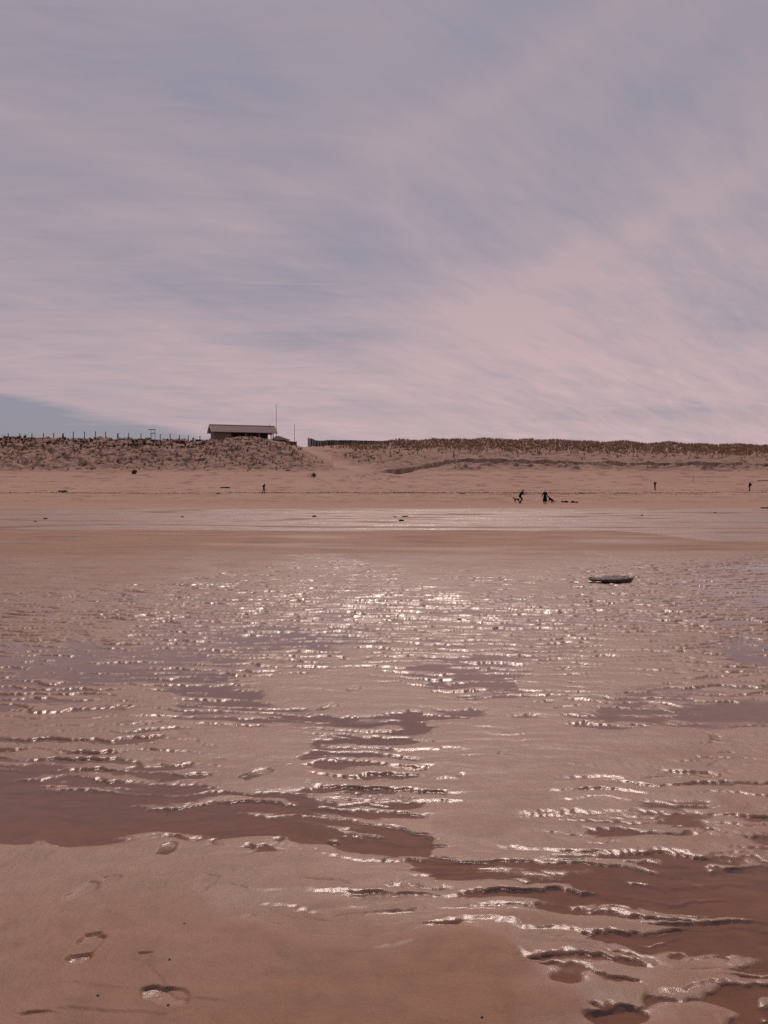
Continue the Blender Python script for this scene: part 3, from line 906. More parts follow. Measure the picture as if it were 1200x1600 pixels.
# dried seaweed along the tide line
r = np.random.default_rng(171)
pts = []
for (yl, n, s, spread, rng) in ((150.5, 6000, 21, .9, (-300, 1500)), (143, 700, 22, 1.0, (560, 1500)), (166, 700, 23, 1.0, (640, 1500)), (158, 260, 24, 4.0, (-300, 1500))):
    Y = np.full(n, yl)
    px = r.uniform(*rng, n)
    X = (px - 600) / FPX * yl
    dens = np.clip(.55 + .8 * pn(X / 9, X * 0, s + 200), 0, 1)
    kp = r.random(n) < dens
    X = X[kp]
    Y = yl + pn(X / 18, X * 0, s) * 1.4 + r.normal(0, spread, len(X))
    pts.append(np.stack([X, Y, height(X, Y)], -1))
P = np.concatenate(pts)
mb = MB()
for p in P:
    L_, W_, H_ = r.uniform(.05, .22), r.uniform(.04, .12), r.uniform(.03, .08)
    a = r.uniform(0, 6.28)
    c, s = math.cos(a), math.sin(a)
    x, y, z = p
    mb.add([(x - c * L_, y - s * L_, z - .02), (x + s * W_, y - c * W_, z - .02), (x + c * L_, y + s * L_, z - .02), (x - s * W_, y + c * W_, z - .02), (x + .03 * c, y, z + H_)],
           [(0, 1, 4), (1, 2, 4), (2, 3, 4), (3, 0, 4)])
tag(mb.build('seaweed_litter', M_WEED), 'thin dark tide line of dried seaweed across the beach', None, None, 'stuff')

# ------------------------------------------------------------------ the beach hut
HY, ALPHA = 250.0, R(20)
hx = xat(335, HY)
hbase = zat(689, HY)
EAVE = zat(673.6, HY) - hbase
hut = empty('beach_hut', (hx, HY, hbase), ALPHA)
tag(hut, 'long low wooden hut with grey gabled roof and open porch on the dune', 'hut')
hut.scale = (.945, 1, 1)
LEN, DEP, RISE = 18.0, 6.0, 1.75
MB().box(0, 5.1, 0, .12, -1.2, EAVE).build('front_wall', M_WALL, hut)
g = MB()
g.add([(-.0, .12, -1.2), (-.0, DEP, -1.2), (-.0, DEP, EAVE), (0, DEP / 2, EAVE + RISE - .05), (0, .12, EAVE),
       (.12, .12, -1.2), (.12, DEP, -1.2), (.12, DEP, EAVE), (.12, DEP / 2, EAVE + RISE - .05), (.12, .12, EAVE)],
      [(0, 4, 3, 2, 1), (5, 6, 7, 8, 9), (0, 1, 6, 5), (1, 2, 7, 6), (2, 3, 8, 7), (3, 4, 9, 8), (4, 0, 5, 9)])
g.build('gable_wall', M_WALL, hut)
MB().box(.12, 16.6, DEP - .12, DEP - .002, -1.2, EAVE - .01).build('rear_wall', M_WALL, hut)
MB().box(5.1, 16.6, 2.4, 2.52, -1.2, EAVE + .6).build('porch_wall', M_DARKW, hut)
MB().box(4.98, 5.1, .12, 2.4, -1.2, EAVE).build('side_wall', M_WALL, hut)
MB().box(16.6, 16.72, 2.4, DEP, -1.2, EAVE + .6).build('end_wall', M_DARKW, hut)
MB().box(5.1, 17.9, .0, 2.4, -1.2, .05).build('porch_floor', M_DARKW, hut)
MB().box(5.1, 16.3, .02, .10, .05, .95).build('porch_parapet', M_DARKW, hut)
for k in range(3):
    x0 = 6.3 + k * 3.6
    d = MB().box(x0, x0 + 1.0, 2.34, 2.398, .05, 2.05).build('door', M_DARKW, hut)
    MB().tube((x0 + .85, 2.30, 1.05), (x0 + .85, 2.34, 1.05), .03).build('handle', M_METAL, d)
for x0 in (9.3, 13.3, 17.6):
    MB().box(x0, x0 + .28, -.02, .16, .05, EAVE).build('post', M_TRIM, hut)
MB().box(17.62, 17.86, 2.6, 2.8, -1.2, EAVE).build('post', M_WALL, hut)
MB().box(5.1, 17.9, .0, .14, EAVE + .001, EAVE + .16).build('beam', M_DARKW, hut)


def roof_slope(side):
    """one corrugated slope, with thickness"""
    n = 120
    m = MB()
    ov, oe = .75, .9
    y_e = -ov if side < 0 else DEP + ov
    z_e = EAVE - ov * RISE / (DEP / 2) + .22
    y_r, z_r = DEP / 2, EAVE + RISE + .22
    xs = [-oe + (LEN + 2 * oe) * i / n for i in range(n + 1)]
    top = [.014 * (1 if i % 4 < 2 else 0) for i in range(n + 1)]
    vs = []
    for x_, t_ in zip(xs, top):
        vs += [(x_, y_e, z_e + t_), (x_, y_r, z_r + t_), (x_, y_r, z_r - .07), (x_, y_e, z_e - .07)]
    fs = []
    for i in range(n):
        a, b = 4 * i, 4 * i + 4
        fs += [(a, b, b + 1, a + 1), (a + 1, b + 1, b + 2, a + 2), (a + 2, b + 2, b + 3, a + 3), (a + 3, b + 3, b, a)]
    fs += [(0, 1, 2, 3), (4 * n + 3, 4 * n + 2, 4 * n + 1, 4 * n)]
    m.add(vs, fs)
    o_ = m.build('roof_slope', M_ROOF, hut)
    # barge boards at both ends
    for xe in (-oe - .06, LEN + oe):
        bb = MB().add([(xe, y_e, z_e + .10), (xe, y_r, z_r + .10), (xe, y_r, z_r - .16), (xe, y_e, z_e - .16),
                       (xe + .06, y_e, z_e + .10), (xe + .06, y_r, z_r + .10), (xe + .06, y_r, z_r - .16), (xe + .06, y_e, z_e - .16)],
                      [(0, 1, 2, 3), (7, 6, 5, 4), (0, 4, 5, 1), (1, 5, 6, 2), (2, 6, 7, 3), (3, 7, 4, 0)])
        bb.build('barge_board', M_TRIM, o_)
    return o_


roof_slope(-1)
roof_slope(1)
MB().tube((-.9, DEP / 2, EAVE + RISE + .27), (LEN + .9, DEP / 2, EAVE + RISE + .27), .13, .13, 8).build('ridge_cap', M_TRIM, hut)
MB().box(-.9, LEN + .9, -.80, -.752, EAVE - .34, EAVE - .18).build('eave_board', M_DARKW, hut)
MB().tube((17.3, 2.9, EAVE + RISE + .2), (17.3, 2.9, EAVE + RISE + 1.0), .06).build('vent_pipe', M_METAL, hut)

# small dark shed beside the hut
sy = 256.0
shed = empty('small_shed', (xat(437, sy), sy, zat(693, sy)), R(12))
tag(shed, 'small dark shed with a low pitched roof right of the long hut', 'shed')
sh = zat(687.2, sy) - zat(693, sy)
MB().box(-2.0, 2.6, 0, 3, -1.0, sh).build('wall', M_DARKW, shed)
rz = zat(680.6, sy) - zat(693, sy)
MB().add([(-2.5, -.4, sh), (3.1, -.4, sh), (3.1, 3.4, sh), (-2.5, 3.4, sh), (-.8, 1.5, rz), (.0, 1.5, rz)],
         [(0, 1, 5, 4), (1, 2, 5), (2, 3, 4, 5), (3, 0, 4), (3, 2, 1, 0)]).build('roof', M_DARKW, shed)
MB().box(.6, 1.5, -.05, -.002, -.9, sh - .1).build('door', M_DARKW, shed)
tp = empty('tarpaulin_cover', (xat(450, 253), 253, zat(693, 253)), R(-5))
tag(tp, 'pale grey sheet covering a low stack between shed and board fence', 'tarpaulin')
MB().add([(-1.0, 0, 0), (1.4, 0, -.3), (1.4, 1.5, -.3), (-1.0, 1.5, 0), (-.6, .3, 1.15), (.9, .3, .45), (.9, 1.2, .45), (-.6, 1.2, 1.15)],
         [(0, 1, 5, 4), (1, 2, 6, 5), (2, 3, 7, 6), (3, 0, 4, 7), (4, 5, 6, 7), (3, 2, 1, 0)]).build('sheet', M_ROOF, tp)

# board fence from the hut to the path
f0, f1 = (xat(424, 247), 247.0), (xat(463.5, 243), 243.0)
bf = empty('board_fence', (f0[0], f0[1], 0))
tag(bf, 'weathered board fence with dark end panel between the hut and the sand path', 'fence')
span = Vector((f1[0] - f0[0], f1[1] - f0[1], 0))
L_ = span.length
d_ = span.normalized()
nb = 26
for k in range(nb):
    a = k / nb
    p0 = d_ * (a * L_ + .015)
    p1 = d_ * ((a + 1 / nb) * L_ - .015)
    wx_ = f0[0] + p0.x
    zb = gz(wx_, f0[1] + p0.y) - .25
    zt_ = zat(688.0 + 2.2 * a, f0[1] + p0.y) + random.uniform(-.05, .05)
    q = Vector((-d_.y, d_.x, 0)) * .03
    MB().add([(p0.x, p0.y, zb), (p1.x, p1.y, zb), (p1.x, p1.y, zt_), (p0.x, p0.y, zt_),
              (p0.x + q.x, p0.y + q.y, zb), (p1.x + q.x, p1.y + q.y, zb), (p1.x + q.x, p1.y + q.y, zt_), (p0.x + q.x, p0.y + q.y, zt_)],
             [(0, 1, 2, 3), (7, 6, 5, 4), (0, 4, 5, 1), (1, 5, 6, 2), (2, 6, 7, 3), (3, 7, 4, 0)]).build('board', M_POST if (a > .76 or a < .2) else M_PALE, bf)  # middle boards get a paler colour for the light they catch
for a in (.02, .36, .58, .78, 1.0):
    p0 = d_ * (a * L_)
    zb = gz(f0[0] + p0.x, f0[1] + p0.y) - .3
    zt_ = zat(687.3 + 2.2 * a, f0[1] + p0.y)
    MB().box(p0.x - .09, p0.x + .09, p0.y - .2, p0.y - .04, zb, zt_).build('post', M_POST, bf)

# flag poles
for (px, top, bot, Y, r0, lab) in ((432, 632, 690, 249, .085, 'tall bare flagpole standing at the right end of the hut'),
                                   (460.5, 664, 693, 246, .075, 'shorter bare pole standing behind the board fence')):
    x0 = xat(px, Y)
    zb = gz(x0, Y) - .2
    fp = empty('flagpole', (x0, Y, zb))
    tag(fp, lab, 'flagpole')
    H = zat(top, Y) - zb
    MB().tube((0, 0, 0), (0, 0, H), r0, r0 * .65, 8).build('pole', M_MAST, fp)
    lump('finial', M_MAST, r0 * 1.3, r0 * 1.3, r0 * 2.4, 3, fp, 1, 0.0, .9).location = (0, 0, H)
    MB().box(-.12, .12, -r0 - .05, -r0 + .01, .9, 1.15).build('cleat', M_MAST, fp)

# post fence along the left skyline
pf = empty('post_fence', (xat(150, 241), 241, zat(690, 241)))
tag(pf, 'line of thin wooden fence posts along the left dune skyline', 'fence')
ox, oy, oz = pf.location
prev = None
for (px, top) in ((-40, 676), (14, 677), (32, 677), (51, 677), (69, 677), (85, 676.5), (99.5, 677), (115.5, 674.5), (133, 674.2), (150, 673.8), (166, 674.6), (185, 677),
                  (202, 676.5), (221, 677.2), (251, 678), (266.5, 677.6), (281, 679.5), (295, 680), (313, 681)):
    Y = 241
    x0 = xat(px, Y)
    zb = gz(x0, Y) - .3
    zt_ = zat(top, Y)
    wdt = .085 if px not in (99.5, 185) else .17
    MB().box(x0 - ox - wdt, x0 - ox + wdt, -.09, .09, zb - oz, zt_ - oz).build('post', M_POST, pf)
    cur = Vector((x0 - ox, -.11, zt_ - oz - .15))
    if prev is not None:
        MB().tube(prev, cur, .004, .004, 4).build('wire', M_METAL, pf)
    prev = cur

# look-out frame on the left skyline
ly = 244.0
lk = empty('lookout_stand', (xat(238, ly), ly, zat(688, ly)))
tag(lk, 'spindly metal lookout stand with small canopy among the posts on the left crest', 'lookout stand')


def lz(py):
    return zat(py, ly) - zat(688, ly)


def lx(px):
    return xat(px, ly) - xat(238, ly)


for (px, yy) in ((236.4, 0), (241.8, 0), (236.4, 1.0), (241.8, 1.0)):
    MB().tube((lx(px), yy, -.5), (lx(px), yy, lz(677)), .065 if px < 240 else .03, None, 6).build('leg', M_METAL, lk)
MB().box(lx(235.4), lx(242.4), -.1, 1.1, lz(677.2), lz(676.4)).build('platform', M_METAL, lk)
for (px, yy) in ((242, 0), (242, 1.0), (236, 1.0)):
    MB().tube((lx(px), yy, lz(676.4)), (lx(px), yy, lz(671)), .035, None, 6).build('canopy_post', M_METAL, lk)
MB().box(lx(232.2), lx(242.6), -.1, 1.1, lz(671.6), lz(670.6)).build('canopy', M_METAL, lk)
for k in range(6):
    MB().box(lx(242.2), lx(242.2) + .45, .2, .26, -.3 + k * .33, -.25 + k * .33).build('rung', M_METAL, lk)

# paling fence on the right of the path
pl = empty('paling_fence', (xat(483, 240), 240, 0))
tag(pl, 'dark paling fence running right from the sand path along the dune crest', 'fence')
ox, oy = pl.location.x, pl.location.y
knots = [(481.5, 239, 684.5), (486, 239.5, 685.0), (494, 240, 688.0), (503, 240, 688.6), (512, 240, 687.6), (540, 240.5, 687.6), (600, 241, 688.8), (680, 242, 689.2), (760, 243, 689.0)]
mb = MB()
rr = random.Random(5)
for i in range(len(knots) - 1):
    (pa, Ya, ta), (pb, Yb, tb) = knots[i], knots[i + 1]
    xa, xb = xat(pa, Ya), xat(pb, Yb)
    n = max(2, int((xb - xa) / .105))
    for k in range(n):
        a = k / n
        x0, Y0 = xa + (xb - xa) * a, Ya + (Yb - Ya) * a
        zb = gz(x0, Y0) - .2
        zt_ = zat(ta + (tb - ta) * a, Y0) + rr.uniform(-.10, .08)
        mb.box(x0 - ox, x0 - ox + rr.uniform(.09, .115), Y0 - oy + rr.uniform(0, .02), Y0 - oy + .045, zb, zt_)
    zb = gz(xa, Ya) - .3
    MB().tube((xa - ox, Ya - oy - .09, zb), (xa - ox, Ya - oy - .09, zat(ta, Ya) + .12), .08, .07, 7).build('post', M_POST, pl)
tag(mb.build('palings', M_POST, pl), None, None, None, 'stuff')

# ------------------------------------------------------------------ people and dogs
def skin_mesh(name, verts, edges, radii, mat, parent, levels=1, root=0):
    me = bpy.data.meshes.new(name)
    me.from_pydata([tuple(v) for v in verts], edges, [])
    o = link(name, me, mat, parent)
    md = o.modifiers.new('skin', 'SKIN')
    md.use_smooth_shade = True
    sv = me.skin_vertices[0].data
    for i, rd in enumerate(radii):
        sv[i].radius = (rd, rd) if not isinstance(rd, tuple) else rd
        sv[i].use_root = (i == root)
    s_ = o.modifiers.new('subdivision', 'SUBSURF')
    s_.levels = levels
    s_.render_levels = levels
    return o


def person(loc, rz, label, pose, coat=None, legs=None, hair=None, scale=1.0, coat_len=.84, coat_flare=.0):
    """pose: joints in metres, x forward, y left, z up, for a body 1.7 m tall"""
    J = dict(pelvis=(0, 0, .93), belly=(.01, 0, 1.08), chest=(.02, 0, 1.27), neck=(.02, 0, 1.45), head=(.05, 0, 1.56), top=(.03, 0, 1.66), nose=(.145, 0, 1.555),
             hipL=(0, .09, .88), hipR=(0, -.09, .88), kneeL=(.03, .1, .48), kneeR=(.03, -.1, .48), ankL=(0, .1, .08), ankR=(0, -.1, .08),
             toeL=(.17, .12, .03), toeR=(.17, -.12, .03), shL=(.01, .19, 1.40), shR=(.01, -.19, 1.40), elL=(-.02, .25, 1.12), elR=(-.02, -.25, 1.12),
             wrL=(.06, .25, .88), wrR=(.06, -.25, .88))
    J.update(pose)
    J = {k: Vector(v) for k, v in J.items()}
    root = empty('person', loc, rz)
    root.scale = (scale,) * 3
    tag(root, label, 'person')
    names = list(J)
    V = [J[k] for k in names]
    ix = {k: i for i, k in enumerate(names)}
    E = [('pelvis', 'belly'), ('belly', 'chest'), ('chest', 'neck'), ('neck', 'head'), ('head', 'top'), ('head', 'nose')]
    rad = dict(pelvis=.13, belly=.12, chest=.14, neck=.055, head=.092, top=.07, nose=.018)
    for s in 'LR':
        E += [('pelvis', 'hip' + s), ('hip' + s, 'knee' + s), ('knee' + s, 'ank' + s), ('ank' + s, 'toe' + s),
              ('chest', 'sh' + s), ('sh' + s, 'el' + s), ('el' + s, 'wr' + s)]
        rad.update({'hip' + s: .088, 'knee' + s: .058, 'ank' + s: .042, 'toe' + s: .035, 'sh' + s: .062, 'el' + s: .043, 'wr' + s: .03})
    E = [(ix[a], ix[b]) for a, b in E]
    Rr = [rad[k] for k in names]
    for s in 'LR':                              # palm and five fingers
        d = (J['wr' + s] - J['el' + s]).normalized()
        side = d.cross(Vector((0, 1, 0)) if abs(d.y) < .8 else Vector((1, 0, 0))).normalized()
        if side.x < 0:
            side.negate()
        inn = d.cross(side).normalized()
        V.append(J['wr' + s] + d * .06)
        Rr.append(.03)
        pi_ = len(V) - 1
        E.append((ix['wr' + s], pi_))
        for q, ln in ((-.030, .062), (-.010, .080), (.010, .086), (.030, .074)):
            kb = V[pi_] + side * q + d * .035
            V.append(kb)
            Rr.append(.010)
            E.append((pi_, len(V) - 1))
            V.append(kb + d * ln * .75 + inn * .025)
            Rr.append(.008)
            E.append((len(V) - 2, len(V) - 1))
        V.append(V[pi_] + side * .05 - d * .01)
        Rr.append(.011)
        E.append((pi_, len(V) - 1))
        V.append(V[-1] + side * .02 + d * .045)
        Rr.append(.009)
        E.append((len(V) - 2, len(V) - 1))
    skin_mesh('body', V, E, Rr, M_SKIN, root)
    # trousers
    v = [J['pelvis'] + Vector((0, 0, .08)), J['pelvis'], J['hipL'], J['kneeL'], J['kneeL'].lerp(J['ankL'], .92), J['hipR'], J['kneeR'], J['kneeR'].lerp(J['ankR'], .92)]
    skin_mesh('trousers', v, [(0, 1), (1, 2), (2, 3), (3, 4), (1, 5), (5, 6), (6, 7)], [.15, .155, .105, .08, .068, .105, .08, .068], legs or M_BLACK, root, root=1)
    # jacket with sleeves; a long coat reaches further down
    hem = J['pelvis'].copy()
    hem.z -= (.93 - coat_len)
    v = [J['chest'], J['belly'], J['pelvis'] + Vector((0, 0, .02)), hem, J['shL'], J['elL'], J['elL'].lerp(J['wrL'], .9), J['shR'], J['elR'], J['elR'].lerp(J['wrR'], .9), J['neck'].lerp(J['chest'], .35)]
    skin_mesh('jacket', v, [(0, 1), (1, 2), (2, 3), (0, 4), (4, 5), (5, 6), (0, 7), (7, 8), (8, 9), (0, 10)],
              [.175, .165, .175, .17 + coat_flare, .09, .072, .058, .09, .072, .058, .10], coat or M_BLACK, root)
    # hair over the crown and nape, ears
    v = [J['top'] + Vector((-.01, 0, .012)), J['head'] + Vector((-.055, 0, .03)), J['neck'] + Vector((-.055, 0, .05))]
    skin_mesh('hair', v, [(0, 1), (1, 2)], [.082, .085, .055], hair or M_HAIR, root)
    for s, sy_ in (('L', 1), ('R', -1)):
        a, b = J['ank' + s], J['toe' + s]
        heel = a + (a - b) * .28
        heel.z = min(a.z - .03, a.z)
        skin_mesh('shoe', [a, heel, b], [(0, 1), (0, 2)], [.058, .045, .05], M_SHOE, root)
    return root


def stand(px, py, ymin=90):
    return hit(px, py, ymin)


P1 = stand(412, 770.5)
person(P1, R(-25), 'person in dark bulky jacket walking past driftwood below the hut',
       dict(belly=(.05, 0, 1.08), chest=(.12, 0, 1.25), neck=(.2, 0, 1.42), head=(.26, 0, 1.52), top=(.25, 0, 1.62), nose=(.36, 0, 1.50),
            kneeL=(.20, .08, .50), ankL=(.02, .08, .12), toeL=(.16, .09, .03), kneeR=(.04, -.1, .48), ankR=(-.28, -.1, .12), toeR=(-.14, -.11, .03),
            shL=(.13, .19, 1.38), shR=(.13, -.19, 1.38), elL=(-.12, .26, 1.18), elR=(-.02, -.27, 1.14), wrL=(-.02, .24, .96), wrR=(.12, -.24, .94)),
       M_BLACK, M_NAVY, scale=1.0, coat_len=.86, coat_flare=.02)
P2 = stand(490.5, 745.5, 160)
person(P2, R(-90), 'person in black sitting huddled on the sand beside the dune path',
       dict(pelvis=(0, 0, .16), belly=(.03, 0, .34), chest=(.06, 0, .54), neck=(.08, 0, .76), head=(.12, 0, .88), top=(.10, 0, .99), nose=(.21, 0, .87),
            hipL=(.05, .11, .14), hipR=(.05, -.11, .14), kneeL=(.30, .34, .30), kneeR=(.30, -.34, .30), ankL=(.42, .40, .07), ankR=(.42, -.40, .07),
            toeL=(.56, .44, .04), toeR=(.56, -.44, .04), shL=(.06, .15, .66), shR=(.06, -.15, .66), elL=(.14, .34, .38), elR=(.14, -.34, .38),
            wrL=(.34, .30, .34), wrR=(.34, -.30, .34)), M_BLACK, M_BLACK, scale=1.16, coat_len=.88, coat_flare=.10)
P3 = stand(812.5, 786.5)
person(P3, R(0), 'person in black leaning back on bent knees next to a small black dog',
       dict(pelvis=(.0, 0, .82), belly=(.06, 0, .98), chest=(.17, 0, 1.16), neck=(.30, 0, 1.34), head=(.36, 0, 1.45), top=(.40, 0, 1.56), nose=(.46, 0, 1.42),
            hipL=(0, .1, .77), hipR=(0, -.1, .77), kneeL=(.30, .1, .50), kneeR=(.22, -.1, .46), ankL=(.02, .1, .10), ankR=(-.10, -.12, .08), toeL=(.17, .12, .03), toeR=(.07, -.13, .03),
            shL=(.22, .19, 1.29), shR=(.22, -.19, 1.29), elL=(.34, .25, 1.06), elR=(.30, -.26, 1.05), wrL=(.52, .2, 1.00), wrR=(.50, -.2, 1.0)),
       M_BLACK, M_BLACK, scale=1.10, coat_len=.72)
P4 = stand(851.5, 788)
c4 = person(P4, R(-90), 'person standing in long dark coat that reaches below the knees',
            dict(kneeL=(0, .09, .48), kneeR=(0, -.09, .48), ankL=(0, .12, .08), ankR=(0, -.12, .08), elR=(.05, -.30, 1.14), wrR=(.10, -.42, .98), elL=(0, .27, 1.12), wrL=(.1, .25, .92)),
            M_BLACK, M_NAVY, scale=1.0, coat_len=.84)
mb = MB()
N = 20
ringz = [(1.02, .17, .15), (.85, .205, .19), (.6, .24, .22), (.34, .285, .255)]
vs, fs = [], []
for (zz_, a_, b_) in ringz:
    for i in range(N):
        t_ = 2 * math.pi * i / N
        wv2 = 1 + .06 * math.cos(t_ * 7) * (1.02 - zz_)
        vs.append((b_ * math.sin(t_) * wv2, a_ * math.cos(t_) * wv2, zz_))
for k in range(3):
    for i in range(N):
        fs.append((k * N + i, k * N + (i + 1) % N, (k + 1) * N + (i + 1) % N, (k + 1) * N + i))
mb.add(vs, fs)
mb.build('coat_skirt', M_BLACK, c4, True)
P5 = stand(1023.3, 766, 120)
person(P5, R(-80), 'slim person standing with one hand raised to the face on the far beach',
       dict(kneeL=(.01, .05, .48), kneeR=(.01, -.05, .48), ankL=(0, .05, .08), ankR=(0, -.06, .08), hipL=(0, .07, .88), hipR=(0, -.07, .88),
            elL=(.10, .36, 1.28), wrL=(.16, .14, 1.46), elR=(.06, -.24, 1.18), wrR=(.20, -.12, 1.34)), M_BROWN, M_BROWN, scale=1.0)
P6 = stand(1171.5, 767.5, 120)
person(P6, R(200), 'person with backpack striding left near the right edge of the beach',
       dict(kneeL=(.16, .1, .50), ankL=(.26, .1, .10), toeL=(.42, .11, .05), kneeR=(-.02, -.1, .47), ankR=(-.20, -.1, .10), toeR=(-.05, -.11, .03),
            elL=(.02, .30, 1.14), wrL=(.16, .28, .92), elR=(-.08, -.30, 1.14), wrR=(.0, -.30, .90)), M_BROWN, M_BROWN, scale=.98, coat_len=.80, coat_flare=.03)
bpk = empty('backpack', P6, R(200))
tag(bpk, 'dark backpack worn by the person striding near the right edge', 'backpack')
bb = lump('bag', M_BROWN, .16, .20, .30, 5, bpk, 2, .05, .8)
bb.location = (-.30, -.02, 1.02)
for s in (-1, 1):
    MB().tube((-.20, .12 * s, 1.46), (.16, .13 * s, 1.40), .03).build('strap', M_BLACK, bpk)


def dog(loc, rz, label, sitting=False, scale=1.0):
    root = empty('dog', loc, rz)
    root.scale = (scale,) * 3
    tag(root, label, 'dog')
    if not sitting:
        V = [(0, 0, .46), (.22, 0, .47), (.34, 0, .55), (.46, 0, .66), (.57, 0, .64), (.44, .06, .74), (.44, -.06, .74),
             (-.22, 0, .48), (-.34, 0, .52), (-.50, 0, .62),
             (.24, .10, .40), (.30, .10, .22), (.34, .10, .03), (.24, -.10, .40), (.16, -.10, .22), (.10, -.10, .03),
             (-.22, .10, .42), (-.16, .10, .27), (-.30, .10, .17), (-.28, .10, .03), (-.22, -.10, .42), (-.26, -.10, .27), (-.42, -.10, .17), (-.42, -.10, .03)]
        E = [(0, 1), (1, 2), (2, 3), (3, 4), (3, 5), (3, 6), (0, 7), (7, 8), (8, 9), (1, 10), (10, 11), (11, 12), (1, 13), (13, 14), (14, 15),
             (7, 16), (16, 17), (17, 18), (18, 19), (7, 20), (20, 21), (21, 22), (22, 23)]
        Rr = [.105, .13, .085, .075, .035, .02, .02, .095, .04, .02, .06, .04, .03, .06, .04, .03, .075, .05, .03, .028, .075, .05, .03, .028]
    else:
        V = [(0, 0, .33), (.16, 0, .46), (.24, 0, .58), (.31, 0, .70), (.43, 0, .67), (.29, .06, .79), (.29, -.06, .79),
             (-.22, 0, .20), (-.42, 0, .10), (-.72, 0, .05),
             (.22, .10, .36), (.24, .10, .18), (.26, .10, .03), (.22, -.10, .36), (.24, -.10, .18), (.26, -.10, .03),
             (-.20, .13, .20), (-.02, .15, .26), (-.14, .15, .08), (.02, .15, .03), (-.20, -.13, .20), (-.02, -.15, .26), (-.14, -.15, .08), (.02, -.15, .03)]
        E = [(0, 1), (1, 2), (2, 3), (3, 4), (3, 5), (3, 6), (0, 7), (7, 8), (8, 9), (1, 10), (10, 11), (11, 12), (1, 13), (13, 14), (14, 15),
             (7, 16), (16, 17), (17, 18), (18, 19), (7, 20), (20, 21), (21, 22), (22, 23)]
        Rr = [.15, .15, .09, .08, .038, .02, .02, .15, .05, .022, .06, .042, .034, .06, .042, .034, .10, .075, .04, .034, .10, .075, .04, .034]
    skin_mesh('body', V, E, Rr, M_FUR, root)
    hd = Vector(V[3])
    mz = Vector(V[4])
    lump('nose', M_HAIR, .02, .025, .025, 2, root, 1, 0).location = mz + Vector((.03, 0, -.01))
    for s in (-1, 1):
        lump('eye', M_METAL, .010, .010, .012, 2, root, 1, 0).location = hd + Vector((.065, .04 * s, .02))
    c = MB()
    for i in range(10):
        a0_, a1_ = 2 * math.pi * i / 10, 2 * math.pi * (i + 1) / 10
        ctr = Vector(V[2])
        c.tube(ctr + Vector((.03 * math.sin(a0_), .1 * math.cos(a0_), .08 * math.sin(a0_))), ctr + Vector((.03 * math.sin(a1_), .1 * math.cos(a1_), .08 * math.sin(a1_))), .012, None, 5)
    c.build('collar', M_SHOE, root)
    return root


D1 = stand(807.5, 785.5)
dog(D1, R(175), 'small black dog standing at the feet of the leaning person', False, .95)
D2 = stand(861, 784.6)
dog(D2, R(180), 'black dog sitting close beside the person in the long coat', True, 1.0)

# ------------------------------------------------------------------ things lying on the beach
# the flat slab in the ripples
Pr = hit(954, 909.5, 5, 40)
slab = empty('flat_slab', Pr - Vector((0, 0, .02)), R(2))
tag(slab, 'large flat grey slab of stone with a dark undercut lying in the ripples', 'slab')
bm = bmesh.new()
bmesh.ops.create_uvsphere(bm, u_segments=96, v_segments=40, radius=1)
co = np.array([v.co[:] for v in bm.verts])
ang = np.arctan2(co[:, 1], co[:, 0])
n1 = pn(co[:, 0] * 1.6 + 4, co[:, 1] * 1.6, 301)
n2 = pn(co[:, 0] * 5, co[:, 1] * 5 + co[:, 2] * 3, 302)
n3 = pn(co[:, 0] * 14, co[:, 1] * 9 + co[:, 2] * 6, 303)
nx = co[:, 0]
wtop = np.sign(co[:, 2]) * np.abs(co[:, 2]) ** .55
thick = np.interp(nx, [-1, -.85, -.62, -.5, -.3, .2, .7, .95, 1], [.35, .55, .42, .36, .6, .75, 1.0, .95, .6])
X_ = nx * .40 * (1 + .03 * n2)
Y_ = co[:, 1] * .20 * (1 + .2 * n1 + .05 * n2) * np.interp(nx, [-1, -.5, 0, 1], [.6, .7, 1, 1])
low_ = np.where(wtop < .25, 1 - .12 * (1 - ((wtop + .2) / .45) ** 2).clip(0, 1), 1)
X_ *= low_ ** .5
Y_ *= low_
Z_ = .060 + wtop * .057 * thick * (1 + .12 * n2 + .08 * n3) + .012 * n1 + .008 * n2 * (wtop > 0) + .004 * n3
Z_ += np.interp(Y_, [-.2, .2], [-.004, .03]) * (wtop > 0)
for v, a, b, c in zip(bm.verts, X_, Y_, Z_):
    v.co = (a, b, c)
me = bpy.data.meshes.new('stone')
bm.to_mesh(me)
bm.free()
for p in me.polygons:
    p.use_smooth = True
link('stone', me, M_ROCK, slab)


